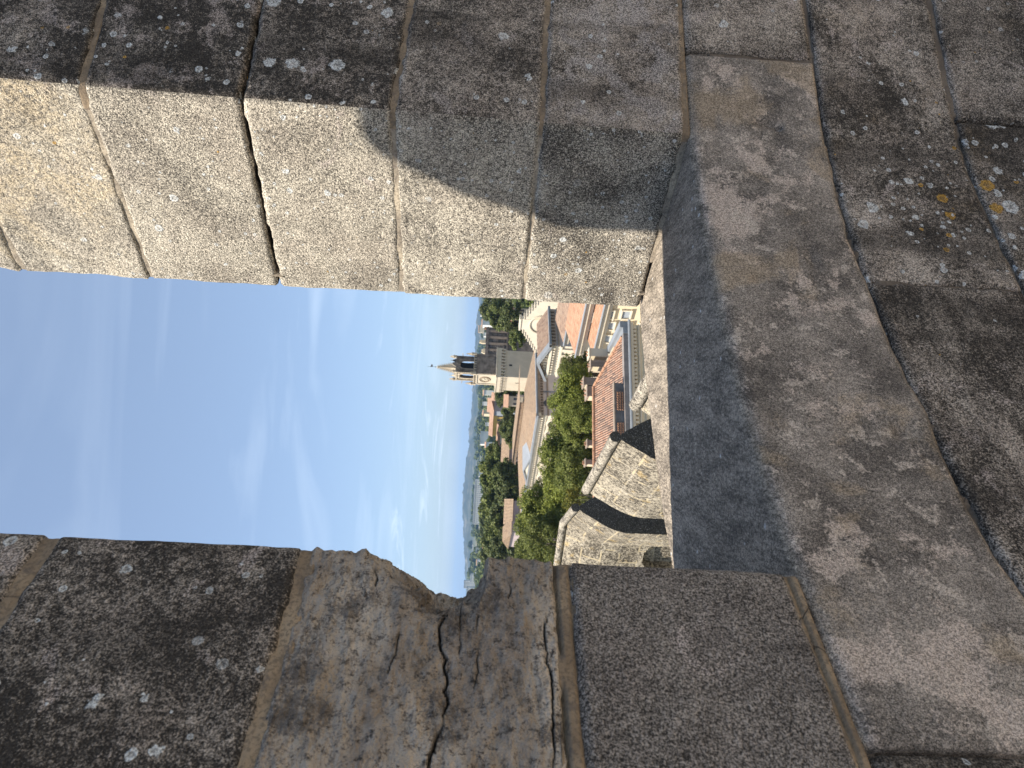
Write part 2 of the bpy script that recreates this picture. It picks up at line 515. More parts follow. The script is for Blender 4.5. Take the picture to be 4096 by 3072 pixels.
# ---- left merlon, with a corner broken away
LT = .557
LSPR = 1.27
lm = empty('stone_merlon', C0 + Vector((0, 0, SILL)),
           'merlon in shade with a deep broken notch in its cracked brown block', 'merlon')
lpos = make_posn(C0, H_L, H_REVL, LT, LSPR, .0155, -1, .008)
LJ = [-.398, -.115, .188, .4855, .79, 1.09, 1.225]
def notch(z):
    """how far the spall eats into the corner at height z"""
    pts = [(-.2, 0), (-.0255, 0), (-.0248, .44), (-.0205, .62), (-.0135, .84), (-.003, .95), (.0035, 1.0), (.034, .97), (.054, .64), (.083, .34), (.096, .16), (.113, .05), (.12, .0), (1, 0)]
    for (a, p), (b, q) in zip(pts, pts[1:]):
        if z <= b: return p + (q - p) * (z - a) / (b - a)
    return 0
def spall(t, z, p, n, d):
    nn = notch(z + .003 * noise.noise(Vector((t * 30, z * 30, 2))))
    if nn <= .01: return p, d
    a, b = .084 * nn ** .75, .148 * nn
    Pa, _ = lpos(-a, z)
    Pb, _ = lpos(b, z)
    e = (Pb - Pa); e.z = 0
    nrm = Vector((e.y, -e.x, 0)).normalized()           # faces the opening
    q = p + n * d
    k = (q - Pa).dot(nrm)
    if k > 0 and -a - .01 < t < b + .03:
        f = noise
        vq = Vector((q.x, q.y, z * 1.0))
        v1 = f.voronoi(vq * 42 + Vector((1, 2, 3)))[0]
        v2 = f.voronoi(vq * 105)[0]
        rough = .012 * f.noise(Vector((q.x * 26, q.y * 26, z * 34))) + .020 * (v1[0] - .42) + .010 * (v2[0] - .42) + .004 * f.noise(vq * 190)
        m = min(1.0, k / .02)
        q = q - nrm * k + nrm * rough * m - nrm * .004
        return Vector((q.x, q.y, p.z + .006 * m * f.noise(Vector((q.x * 60, 5, z * 70))))), 0.0
    # worn lip and radiating cracks
    return p, d
def left_cracks(t, z):
    """depth of the cracks that run along the bed of the broken block"""
    d = 0.0
    for z0, a, ph, wd, dp, ta, tb in ((.017, .013, 3, .0017, .018, -.5, -.07), (.002, .007, 9, .0011, .006, -.13, -.06), (.106, .016, 5, .0014, .008, -.05, -.004), (-.019, .008, 12, .0011, .006, -.17, -.085),
                                  (-.094, .006, 19, .0013, .010, -.5, -.06), (.070, .020, 25, .0011, .006, -.16, -.11), (-.050, .02, 31, .0010, .006, -.06, 0)):
        if ta < t < tb:
            zc = z0 + a * noise.noise(Vector((t * 14, ph, 0))) + .45 * a * noise.noise(Vector((t * 55, ph, 0))) + .0016 * noise.noise(Vector((t * 170, ph, 0)))
            d += dp * near(z, zc, wd) * max(0, .55 + 1.6 * noise.noise(Vector((t * 22, ph, 4))))
    return max(d, 0)
def cut_block(t, z, p, n, d):
    cr = left_cracks(t, z)
    d -= cr
    crack_dark[-1] = min(1.0, cr / .0022)
    d += .0060 * (noise.voronoi(Vector((t * 34, z * 58, 8)))[0][0] - .4) + .0030 * (noise.voronoi(Vector((t * 110, z * 130, 2)))[0][0] - .4) - .002 * max(0, .25 - abs(noise.noise(Vector((t * 7, z * 52, 3))))) * 2
    d += .0022 * noise.noise(Vector((t * 10, z * 22, 8))) + .0022 * noise.noise(Vector((t * 34, z * 80, 8))) + .0014 * noise.noise(Vector((t * 75, z * 110, 8))) + .0011 * noise.noise(Vector((t * 190, z * 230, 8)))
    return spall(t, z, p, n, d)
def cut_next(t, z, p, n, d):
    return spall(t, z, p, n, d)
def broken_stone():
    t = NT('broken_limestone')
    v = t.vec((.35, .35, 1.0), (2, 5, 1))
    u = t.vec()
    b = t.noise(v, 11, 5, .6, .4)
    m = t.noise(u, 60, 5, .65)
    s = t.noise(u, 330, 3, .65)
    c = t.mix(t.ramp(b, .34, .66), (.31, .255, .205), (.68, .58, .465))
    c = t.mix(t.math('MULTIPLY', t.ramp(t.noise(v, 17, 4, .6, .5), .52, .70), .55), c, (.36, .25, .14))
    c = t.mix(t.math('MULTIPLY', t.ramp(t.math('ADD', m, t.math('MULTIPLY', s, .5)), .76, .92), .75), c, (.46, .41, .36))
    c = t.mix(t.math('MULTIPLY', t.ramp(t.math('ADD', t.noise(u, 13, 4), t.math('MULTIPLY', s, .3)), .66, .80), .75), c, (.06, .05, .045))
    c = t.mix(t.ramp(s, .62, .8), c, (.05, .045, .04))
    g2 = t.noise(u, 150, 3, .7)
    bed = t.noise(t.vec((.45, .45, 1.0), (3, 3, 3)), 60, 6, .72, .6)
    c = t.mix(t.math('MULTIPLY', t.ramp(t.math('ADD', bed, t.math('MULTIPLY', s, .25)), .62, .80), .7), c, (.085, .07, .056))
    c = t.mix(t.math('MULTIPLY', t.ramp(t.math('ADD', g2, t.math('MULTIPLY', s, .5)), .68, .98), .6), c, (.44, .385, .325))
    c = t.mix(t.ramp(t.math('ADD', t.noise(t.vec((1, 1, 1), (9, 2, 4)), 95, 4, .75), t.math('MULTIPLY', s, .35)), .66, .90), c, (.06, .05, .043))
    ca = t.n.new('ShaderNodeAttribute'); ca.attribute_name = 'dirt_dark'
    c = t.mix(t.math('MULTIPLY', ca.outputs['Fac'], .92), c, (.012, .010, .009))
    h = t.math('ADD', t.math('ADD', m, t.math('MULTIPLY', bed, .8)), t.math('ADD', g2, t.math('MULTIPLY', s, .8)))
    return t.done(c, t.bump(h, 1.0, .007))
M_broken = broken_stone()
lk = [dict(cover=.50, seed=11.3, patch=.15, lichen=.05, soft=.5, wb=.5, light=(.32, .28, .24), dark=(.062,.054,.047)),
      None,
      dict(cover=.82, seed=13.7, grain=.75, patch=.2, lichen=.26, spot_scale=24),
      dict(cover=.78, seed=14.4, grain=.75, patch=.3, lichen=.34, spot_scale=19),
      dict(cover=.55, seed=15.9, patch=.3, lichen=.2), dict(cover=.5, seed=16, patch=.3, lichen=.2)]
LG = [.012, .019, .010, .012, .008, .006, .006]
for k in range(6):
    mat = M_broken if lk[k] is None else stone('shaded_limestone_%d' % k, **lk[k])
    o = skin('stone_block', mat, lm, lpos, -.42, LT + .2, LJ[k] + LG[k] / 2, LJ[k + 1] - LG[k + 1] / 2,
         r=.007, seed=21.0 + k, amp=.0016, step=(.0032 if k == 1 else .0055) if k < 4 else .012,
         cut={1: cut_block, 0: None, 2: None}.get(k), back=.03, zstep=.0010 if k == 1 else None)
    if k == 1: o['label'] = 'cracked brown block with its corner broken off'
def ldepth(t, z):
    d = .0022 + .0030 * noise.noise(Vector((t * 24, z * 60, 1)))
    if min(abs(z - q) for q in LJ) > .014: d += .008
    if t < 0: d += .014 * (noise.noise(Vector((t * 11, 4, 7))) > -.15) * near(z, -.1068 + .0015 * noise.noise(Vector((t * 30, 4, 1))), .0035) + .008 * near(z, -.1245, .0025) + .008 * near(z, -.3935, .0025)
    if -.10 < t < .26:
        d += .20 * (notch(z) > .0 or notch(z - .02) > 0 or notch(z + .02) > 0)
    return d
core('mortar_bed', M_mortar, lm, lpos, -.40, LT + .18, SILL - .004, 1.22, ldepth, .010, True, .0024)
skin('coping_stone', M_top, lm, lpos, -.5, LT + .3, lambda t: 1.228, lambda t: 1.75, r=.004, step=.016, seed=29)
cen = C0 + hd(H_REVL) * LT * .5
roll('ridge_roll', lm, cen - hd(H_L) * .03 + Vector((0, 0, 1.775)), cen - hd(H_L) * .66 + Vector((0, 0, 1.775)), .055, M_top)

# ---- the parapet wall below: sill course and two courses under it, curving round the bay
pw = empty('parapet_wall', C0.lerp(C1, .5) + Vector((0, 0, -1.6)),
           'curved stone parapet wall with a smooth sill between the two merlons', 'wall')
def wall_plan(t):
    if t < 0: return C0 + hd(H_L) * t, hd(H_L - 90)
    if t > MID: return C1 + hd(H_R) * (t - MID), hd(H_R - 90)
    x = t / MID
    p = C0 + hd(H_M) * t + hd(H_M - 90) * (.042 * 4 * x * (1 - x))
    sl = math.degrees(math.atan(.042 * 4 * (1 - 2 * x) / MID))
    return p, hd(H_M - sl - 90)
_wc = {}
def wall(t, rc=.07):
    key = round(t, 5)
    if key in _wc: return _wc[key]
    p, n = Vector((0, 0, 0)), Vector((0, 0, 0))
    for w in range(-5, 6):
        a, b = wall_plan(t + w / 5 * rc)
        p += a; n += b
    p /= 11
    n.normalize()
    _wc[key] = (p, n)
    return _wc[key]
# sill profile: outer edge, top, rounded inner edge, front face
def sill_prof(q, t):
    """q in metres along the profile from the outer edge; returns (outward distance, z, normal(out, up))"""
    if 0 <= t <= MID: oe = .475 + .012 * noise.noise(Vector((t * 5, 0, 0))) + .006 * noise.noise(Vector((t * 16, 0, 3))) - (.0 if t > .1 else 0)
    else: oe = .475
    rr = .020
    top = oe - rr
    arc = rr * math.pi / 2
    zt = SILL - .003 - .010 * max(0, 1 - abs(oe - q) / .3) * 0
    if q < 0:
        return oe, zt + q, (1, 0)
    if q < top:
        return oe - q, zt, (0, 1)
    if q < top + arc:
        a = (q - top) / rr
        return rr - rr * math.sin(a), zt - rr + rr * math.cos(a), (-math.sin(a), math.cos(a))
    return 0.0, zt - rr - (q - top - arc), (-1, 0)
def sill_stone(name, mat, parent, t0, t1, zb, seed, step=.0075):
    qs, q = [], -.25
    tot = .475 - .020 + .020 * math.pi / 2 + (-zb + SILL - .003 - .020) 
    nq = int((tot + .25) / step)
    nt = int((t1 - t0) / step)
    V, F = [], []
    for i in range(nt + 1):
        t = t0 + (t1 - t0) * i / nt
        p, n = wall(t)
        for j in range(nq + 1):
            q = -.25 + (tot + .25) * j / nq
            o, z, (no, nu) = sill_prof(q, t)
            e = min(t - t0, t1 - t, tot - q)
            r = .004
            ins = 0
            if e < r:
                e = max(0, e); ins = r - math.sqrt(max(0, r * r - (r - e) ** 2))
            P = Vector((t, q, seed))
            d = .0035 * noise.noise(P * 4) + .0018 * noise.noise(P * 15) + .0008 * noise.noise(P * 50) - ins
            if abs(q) < .02: d -= .004 * (1 - abs(q) / .02)
            # tool marks and dips of the worn front face
            for (ct, cq, wt, wq, dp) in ((.965, .63, .012, .03, .012), (.955, .655, .007, .008, .02), (.62, .66, .035, .007, .006), (.245, .70, .02, .022, .010), (.56, .545, .012, .014, .006)):
                d -= dp * max(0, 1 - ((t - ct) / wt) ** 2) * max(0, 1 - ((q - cq) / wq) ** 2)
            w = p + n * (o + no * d)
            zz_ = z + nu * d
            if j == nq: zz_ += .002 * noise.noise(P * 24)
            V.append((w.x, w.y, zz_))
    w = nq + 1
    for i in range(nt):
        for j in range(nq):
            F.append((i * w + j, (i + 1) * w + j, (i + 1) * w + j + 1, i * w + j + 1))
    base = len(V)
    p0 = [wall(t0 + (t1 - t0) * i / nt) for i in range(nt + 1)]
    for i in range(nt + 1):
        k = V[i * w + nq]; n = p0[i][1]
        V.append((k[0] + n.x * .3, k[1] + n.y * .3, k[2]))
    for i in range(nt):
        F.append((i * w + nq, (i + 1) * w + nq, base + i + 1, base + i))
    for i, s in ((0, 1), (nt, -1)):
        F.append(tuple([i * w + j for j in range(w)][::s] + [base + i][::s]) if s == 1 else tuple([base + i] + [i * w + j for j in range(w)][::-1]))
    return mesh_obj(name, V, F, mat, parent, True)

def sill_mat():
    """smooth-worn sill: brushed grey on the top, blotched brown-grey on the front"""
    t = NT('sill_limestone')
    u = t.vec()
    v = t.vec((1, 1, .9), (3, 2, 5))
    st = t.vec((4.5, 1.2, 2), (1, 2, 3), rot=(0, 0, R(38)))
    big = t.noise(v, 7, 5, .55, .5)
    mid = t.noise(v, 30, 6, .62, .2)
    spk = t.noise(u, 210, 3, .7)
    spk2 = t.noise(u, 650, 2, .6)
    m = t.math('ADD', t.math('ADD', t.math('MULTIPLY', big, 1.1), t.math('MULTIPLY', mid, .8)), t.math('ADD', t.math('MULTIPLY', spk, .8), t.math('MULTIPLY', spk2, .5)))
    f = t.ramp(m, 1.22, 2.06)
    c = t.mix(f, (.095, .083, .072), (.40, .345, .288))
    pm = t.ramp(t.math('ADD', t.math('ADD', t.math('MULTIPLY', t.noise(u, 9, 3, .5, .5), .8), t.math('MULTIPLY', t.noise(u, 42, 4, .6), .45)), t.math('MULTIPLY', spk, .3)), .80, .90)
    c = t.mix(t.math('MULTIPLY', pm, .85), c, t.mix(spk2, (.42, .345, .285), (.62, .515, .43)))
    p2 = t.ramp(t.math('ADD', t.math('ADD', t.math('MULTIPLY', t.noise(t.vec((1, 1, 1), (4, 8, 3)), 22, 3, .5, .6), .8), t.math('MULTIPLY', t.noise(u, 70, 4, .6), .4)), t.math('MULTIPLY', spk, .3)), .82, .90)
    c = t.mix(t.math('MULTIPLY', p2, .75), c, (.52, .445, .37))
    wm = t.ramp(t.math('ADD', t.noise(v, 6.3, 4, .55, .5), t.math('MULTIPLY', spk, .15)), .66, .75)
    c = t.mix(t.math('MULTIPLY', wm, .5), c, (.38, .29, .19))
    dk = t.ramp(t.math('ADD', t.noise(u, 8, 5, .62), t.math('MULTIPLY', spk, .3)), .72, .92)
    c = t.mix(t.math('MULTIPLY', dk, .35), c, (.08, .07, .062))
    # the weathered top: fine brushed streaks
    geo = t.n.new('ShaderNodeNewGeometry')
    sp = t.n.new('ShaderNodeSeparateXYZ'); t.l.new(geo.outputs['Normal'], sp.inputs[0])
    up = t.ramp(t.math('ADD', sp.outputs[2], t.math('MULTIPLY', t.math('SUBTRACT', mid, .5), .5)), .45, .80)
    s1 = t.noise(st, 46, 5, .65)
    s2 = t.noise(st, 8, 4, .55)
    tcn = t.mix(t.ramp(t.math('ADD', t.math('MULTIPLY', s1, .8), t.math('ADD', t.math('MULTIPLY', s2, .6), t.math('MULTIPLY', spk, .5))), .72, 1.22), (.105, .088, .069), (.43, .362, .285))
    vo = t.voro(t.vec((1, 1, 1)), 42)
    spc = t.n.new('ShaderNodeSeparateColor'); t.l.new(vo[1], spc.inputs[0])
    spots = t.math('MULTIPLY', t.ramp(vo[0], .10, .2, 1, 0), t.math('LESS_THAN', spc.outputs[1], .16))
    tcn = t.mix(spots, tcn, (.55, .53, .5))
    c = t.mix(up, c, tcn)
    fine = t.noise(u, 290, 3, .75)
    gr = t.ramp(t.math('ADD', t.math('MULTIPLY', spk2, .7), t.math('MULTIPLY', fine, .6)), .54, .76, .36, 1.48, False)
    cg = t.n.new('ShaderNodeCombineXYZ')
    for i in range(3): t.l.new(gr, cg.inputs[i])
    c = t.mix(.95, c, cg.outputs[0], 'MULTIPLY')
    c = t.mix(t.math('MULTIPLY', t.ramp(t.math('ADD', t.noise(u, 95, 4, .7), t.math('MULTIPLY', mid, .5)), .90, 1.02), .6), c, (.04, .036, .034))
    h = t.math('ADD', t.math('MULTIPLY', mid, .6), t.math('ADD', spk, t.math('MULTIPLY', s1, .5)))
    n = t.bump(h, .7, .003)
    return t.done(c, t.bump(spk2, .6, .001, n))
M_sill = sill_mat()
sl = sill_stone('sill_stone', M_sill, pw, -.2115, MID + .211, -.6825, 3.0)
sl['label'] = 'worn smooth sill stone with a rounded inner edge'
M_a = stone('parapet_limestone_1', cover=.52, seed=31, patch=.25, lichen=.12)
sill_stone('sill_stone', M_a, pw, -.75, -.2185, -.680, 5.0, .010)
sill_stone('sill_stone', stone('parapet_limestone_6', cover=.50, seed=37, patch=.30, lichen=.10), pw, MID + .218, MID + .9, -.680, 7.0, .010)
def wpos(t, z):
    p, n = wall(t)
    return Vector((p.x, p.y, z)), -n
zB0, zB1, zC1 = -.975, -.6845, -1.32
colony = hit(4010, 800, C1, 68) - pw.location
M_b1 = stone('parapet_limestone_2', cover=.66, wb=1.5, seed=32, patch=.22, lichen=.05, streak=(1, 1, 1.6))
M_b2 = stone('parapet_limestone_3', cover=.60, wb=1.5, seed=33, patch=.30, lichen=.40, spot_scale=27, orange=.07, stain=.25, region=(hit(3800, 860, C1, 68) - pw.location, .30))
M_c1 = stone('parapet_limestone_4', cover=.70, wb=1.4, seed=34, patch=.12, lichen=.6, spot_scale=20, orange=.09, region=(colony, .60), stain=.25)
M_c2 = stone('parapet_limestone_5', cover=.56, seed=35, patch=.22, lichen=.20, spot_scale=30, orange=.15, stain=.3)
for (a, b, lo, hi, m, sd) in ((-.75, .572, zB0, zB1, M_b1, 41), (.5745, MID + .80, zB0, zB1, M_b2, 42),
                              (-.75, .10, zC1, zB0, M_b1, 43), (.106, MID + .083, zC1, zB0, M_c1, 44), (MID + .090, MID + .80, zC1, zB0, M_c2, 45)):
    g = .0035 if hi > -.8 else .004
    skin('stone_block', m, pw, wpos, a, b, lo + .0055, (lambda t, h_=hi, g_=g: h_ - g_ - .003 * noise.noise(Vector((t * 5, 1, 1)))), r=.005, seed=sd, amp=.0028, step=.0075)
def wdepth(t, z):
    d = .005 + .003 * noise.noise(Vector((t * 12, z * 12, 5)))
    if min(abs(z - zB0), abs(z - zB1)) > .02 and min(abs(t + .215), abs(t - MID - .2145), abs(t - .573), abs(t - .103), abs(t - MID - .0865)) > .012: d = .032
    if abs(z - (zB1 + .004)) < .02 and t < MID + .16:
        d = .013 + .010 * noise.noise(Vector((t * 13, 2, 5))) + .009 * noise.noise(Vector((t * 60, z * 60, 5))) + .007 * noise.noise(Vector((t * 150, z * 150, 5)))
    if abs(t + .215) < .012 or (abs(t - (MID + .0865)) < .01 and z < zB0): d = .03
    if abs(z - zB0) < .02 and t < MID + .05: d = .010 + .008 * noise.noise(Vector((t * 11, 9, 5)))
    return max(d, .003)
core('mortar_bed', M_mortar2, pw, wpos, -.74, MID + .78, -1.31, SILL - .06, wdepth, .007, False)
# outer skin of the wall down the outside
V, F = [], []
for i in range(41):
    t = -.75 + (MID + 1.55) * i / 40
    p, n = wall(t)
    for z in (-.42, -.7, -1.4, -3.2):
        V.append((p.x + n.x * .46, p.y + n.y * .46, z))
for i in range(40):
    for j in range(3): F.append((i * 4 + j, i * 4 + 4 + j, i * 4 + 5 + j, i * 4 + 1 + j))
mesh_obj('outer_face', V, F, M_a, pw)
# lower courses down to the walkway
skin('stone_block', M_c2, pw, wpos, -.75, MID + .8, -1.75, -1.325, r=.01, step=.03, seed=50)

# walkway the camera stands on
def flat_mat(name, a, b, scale=3.0, rough=.9):
    t = NT(name)
    v = t.vec()
    c = t.mix(t.ramp(t.noise(v, scale, 5, .6), .3, .7), a, b)
    c = t.mix(t.math('MULTIPLY', t.ramp(t.noise(v, scale * 17, 4, .6), .45, .75), .5), c, tuple(x * .6 for x in a))
    t.b.inputs['Roughness'].default_value = rough
    return t.done(c, t.bump(t.noise(v, scale * 20, 3), .4, .01))
M_walk = flat_mat('walkway_stone', (.30, .245, .18), (.42, .345, .26))
V = []
a0, _ = wall(-.75); a1, _ = wall(MID + .8)
pts = [wall(-.75 + (MID + 1.55) * i / 20)[0] for i in range(21)]
V = [(p.x, p.y, -1.6) for p in pts] + [(4.5, 1.0, -1.6), (4.5, -4, -1.6), (-3.0, -4, -1.6), (-2.2, -1.0, -1.6)]
me = mesh_obj('walkway', V, [tuple(range(len(V)))[::-1]], M_walk)
tag(me, kind='structure')

# ------------------------------------------------------------------ the lower battlement outside: three merlons of the same make
def crust(name, seed=0.0, light=(.43, .38, .30), dark=(.066, .056, .044), black=False, courses=True):
    """sun-bleached limestone under coarse white and dark lichen"""
    t = NT(name)
    u = t.vec((1, 1, 1), (seed, seed * 2, 1))
    a = t.noise(u, 30, 5, .66)
    b = t.noise(u, 85, 3, .65)
    g = t.noise(u, 3.5, 4, .6)
    m = t.math('ADD', t.math('ADD', t.math('MULTIPLY', a, 1.0), t.math('MULTIPLY', b, .9)), t.math('MULTIPLY', g, .5))
    c = t.mix(t.ramp(m, 1.07, 1.36), dark, light)
    c = t.mix(t.math('MULTIPLY', t.ramp(t.noise(u, 5.3, 4, .6), .58, .70), .45), c, (.50, .34, .11))
    br = t.n.new('ShaderNodeTexBrick')
    t.l.new(t.tc.outputs['UV'], br.inputs['Vector'])
    br.inputs['Scale'].default_value = 1
    br.inputs['Mortar Size'].default_value = .011
    br.inputs['Mortar Smooth'].default_value = .3
    br.inputs['Brick Width'].default_value = .44
    br.inputs['Row Height'].default_value = .25
    jn = t.math('MULTIPLY', br.outputs['Fac'], t.ramp(t.noise(u, 6, 3), .42, .58))
    if courses:
        br.inputs['Color1'].default_value = (.72, .70, .66, 1); br.inputs['Color2'].default_value = (1.12, 1.1, 1.05, 1)
        c = t.mix(.85, c, br.outputs['Color'], 'MULTIPLY')
        br.inputs['Mortar'].default_value = (1, 1, 1, 1)
        c = t.mix(t.math('MULTIPLY', jn, .8), c, (.46, .375, .235))
    if black:      # end faces turned from the sun: their shade painted near-black
        c = t.mix(.90, c, t.mix(t.ramp(b, .56, .68), (.058, .052, .046), (.36, .33, .30)))
    return t.done(c, t.bump(m, .8, .012))
M_crust = crust('lichen_limestone', 1.0)
M_crust_roll = crust('lichen_roll', 3.0, courses=False)
M_crust_shade = crust('shade_black_limestone', 2.0, black=True)

class MB:
    """collects polygons, with metric UVs in each polygon's own plane, into ONE mesh"""
    def __init__(s): s.v, s.f, s.uv, s.mi = [], [], [], []
    def face(s, pts, mi=0, udir=None):
        pts = [Vector(p) for p in pts]
        n = Vector((0, 0, 0))
        for i in range(len(pts)):
            n += (pts[i] - pts[0]).cross(pts[(i + 1) % len(pts)] - pts[0])
        if n.length < 1e-9: return
        n.normalize()
        if udir is None:
            udir = Vector((0, 0, 1)).cross(n)
            if udir.length < 1e-4: udir = Vector((1, 0, 0))
        udir = Vector(udir).normalized()
        vdir = n.cross(udir)
        b = len(s.v)
        s.v += pts
        s.f.append(tuple(range(b, b + len(pts))))
        s.uv.append([(p.dot(udir), p.dot(vdir)) for p in pts])
        s.mi.append(mi)
    def box(s, fr, a0, a1, d0, d1, z0, z1, mi=0, top=True):
        P = lambda a, d, z: fr.pt(a, d, z)
        c = [P(a0, d0, z0), P(a1, d0, z0), P(a1, d1, z0), P(a0, d1, z0), P(a0, d0, z1), P(a1, d0, z1), P(a1, d1, z1), P(a0, d1, z1)]
        for q in ((0, 1, 5, 4), (1, 2, 6, 5), (2, 3, 7, 6), (3, 0, 4, 7), (4, 5, 6, 7), (3, 2, 1, 0)):
            s.face([c[i] for i in q], mi)
    def prism(s, plan, z0, z1, mi=0, cap=True):
        k = len(plan)
        for i in range(k):
            a, b = plan[i], plan[(i + 1) % k]
            s.face([(a.x, a.y, z0), (b.x, b.y, z0), (b.x, b.y, z1), (a.x, a.y, z1)], mi)
        if cap: s.face([(p.x, p.y, z1) for p in plan], mi)
    def tube(s, a, b, r0, r1=None, seg=8, mi=0):
        a, b = Vector(a), Vector(b)
        r1 = r0 if r1 is None else r1
        ax = (b - a).normalized()
        sx = ax.orthogonal().normalized(); sy = ax.cross(sx)
        A = [a + sx * (r0 * math.cos(2 * math.pi * i / seg)) + sy * (r0 * math.sin(2 * math.pi * i / seg)) for i in range(seg)]
        B = [b + sx * (r1 * math.cos(2 * math.pi * i / seg)) + sy * (r1 * math.sin(2 * math.pi * i / seg)) for i in range(seg)]
        for i in range(seg):
            s.face([A[i], A[(i + 1) % seg], B[(i + 1) % seg], B[i]], mi)
        s.face(A[::-1], mi); s.face(B, mi)
    def build(s, name, mats, parent=None, smooth=False):
        me = bpy.data.meshes.new(name)
        me.from_pydata([tuple(v) for v in s.v], [], s.f)
        ul = me.uv_layers.new(name='UVMap')
        k = 0
        for uv in s.uv:
            for q in uv:
                ul.data[k].uv = q; k += 1
        for m in (mats if isinstance(mats, (list, tuple)) else [mats]): me.materials.append(m)
        me.polygons.foreach_set('material_index', s.mi)
        if smooth: me.polygons.foreach_set('use_smooth', [True] * len(me.polygons))
        me.update()
        return link_mesh(name, me, parent)

class Frame:
    """a facade's frame: s along heading h from P, d out of the wall (side +1: to the right of the heading), z up"""
    def __init__(f, P, h, side=1):
        f.P, f.h, f.a, f.o = Vector((P.x, P.y, 0)), h, hd(h), hd(h + 90 * side)
    def pt(f, s, d, z):
        p = f.P + f.a * s + f.o * d
        return Vector((p.x, p.y, z))
    def s_of(f, p): return (Vector((p.x, p.y, 0)) - f.P).dot(f.a)
    def hitpx(f, x, y):
        q = hit(x, y, f.P, f.h)
        return f.s_of(q), q.z

ROLLZ = -1.30
def outer_merlon(path, label, niche=None, sag=0.0):
    """path: ridge polyline from the near (right) end to the far end"""
    root = empty('stone_merlon', path[0] + Vector((0, 0, -2.6)), label, 'merlon', 'merlons of the lower battlement outside')
    # finely resample the ridge line
    pts = []
    for a, b in zip(path, path[1:]):
        n = max(4, int((b - a).length / .02))
        pts += [a.lerp(b, i / n) for i in range(n)]
    pts.append(path[-1])
    dirs = []
    for i in range(len(pts)):
        w = 4
        d = pts[min(len(pts) - 1, i + w)] - pts[max(0, i - w)]
        dirs.append(Vector((d.x, d.y, 0)).normalized())
    hts = [(.47, .030), (.43, .060), (.38, .088), (.28, .145), (.19, .195), (.10, .235), (0.0, .268), (-.09, .2835)]
    z = -.09
    while z > -2.2:
        z -= .022 if z > -1.4 else .1
        hts.append((z, .2835))
    spring = ROLLZ - .525
    V, F, mi, UV = [], [], [], []
    L = 0.0
    cum = [0.0]
    for i in range(1, len(pts)): cum.append(cum[-1] + (pts[i] - pts[i - 1]).length)
    def side(sgn, black):
        base = len(V)
        for i, (p, d) in enumerate(zip(pts, dirs)):
            n = Vector((-d.y, d.x, 0)) * sgn          # sgn +1: the left, sunny side
            for (zz, k) in hts:
                q = Vector((cum[i], zz, sgn * 3))
                e = .006 * noise.noise(q * 6) + .004 * noise.noise(q * 21)
                kk = k + e
                if niche and sgn > 0:
                    a0, a1, zt = niche
                    if a0 < cum[i] < a1:
                        arch = zt - .09 * (abs((cum[i] - (a0 + a1) / 2) / ((a1 - a0) / 2))) ** 2.5
                        if zz < arch: kk -= .13
                w = p + n * kk
                V.append((w.x, w.y, spring + zz))
        m = len(hts)
        for i in range(len(pts) - 1):
            for j in range(m - 1):
                f = (base + i * m + j, base + (i + 1) * m + j, base + (i + 1) * m + j + 1, base + i * m + j + 1)
                F.append(f if sgn < 0 else f[::-1]); mi.append(0)
                uv = [(cum[i], hts[j][0]), (cum[i + 1], hts[j][0]), (cum[i + 1], hts[j + 1][0]), (cum[i], hts[j + 1][0])]
                UV.append(uv if sgn < 0 else uv[::-1])
        return base, m
    b1, m = side(1, False)
    b2, m = side(-1, True)
    for i in (0, len(pts) - 1):
        for j in range(m - 1):
            f = (b1 + i * m + j, b2 + i * m + j, b2 + i * m + j + 1, b1 + i * m + j + 1)
            F.append(f); mi.append(1)
            UV.append([(-hts[j][1], hts[j][0]), (hts[j][1], hts[j][0]), (hts[j + 1][1], hts[j + 1][0]), (-hts[j + 1][1], hts[j + 1][0])])
    for i in range(len(pts) - 1):
        F.append((b1 + i * m, b2 + i * m, b2 + (i + 1) * m, b1 + (i + 1) * m)); mi.append(0); UV.append([(0, 0)] * 4)
    me = bpy.data.meshes.new('body')
    me.from_pydata(V, [], F)
    ul = me.uv_layers.new(name='UVMap')
    k = 0
    for uv in UV:
        for q in uv: ul.data[k].uv = q; k += 1
    me.materials.append(M_crust); me.materials.append(M_crust_shade)
    me.polygons.foreach_set('material_index', mi)
    link_mesh('body', me, root)
    # ridge roll with a black end
    V, F, mi = [], [], []
    seg = 16
    for i, (p, d) in enumerate(zip(pts, dirs)):
        sx = Vector((-d.y, d.x, 0))
        for j in range(seg):
            q = 2 * math.pi * j / seg
            r = .052 * (1 + .05 * noise.noise(Vector((i * .25, j * .7, 4))) )
            if i == len(pts) - 1: r *= .75
            w = Vector((p.x, p.y, ROLLZ)) + sx * (math.cos(q) * r) + Vector((0, 0, math.sin(q) * r))
            V.append(w)
    for i in range(len(pts) - 1):
        for j in range(seg):
            F.append((i * seg + j, i * seg + (j + 1) % seg, (i + 1) * seg + (j + 1) % seg, (i + 1) * seg + j)); mi.append(0)
    F.append(tuple(range(seg))[::-1]); mi.append(1)
    F.append(tuple((len(pts) - 1) * seg + j for j in range(seg))); mi.append(0)
    o = mesh_obj('ridge_roll', V, F, M_crust_roll, root)
    o.data.materials.append(M_crust_shade)
    o.data.polygons.foreach_set('material_index', mi)
    for p_ in o.data.polygons: p_.use_smooth = len(p_.vertices) == 4
    return root

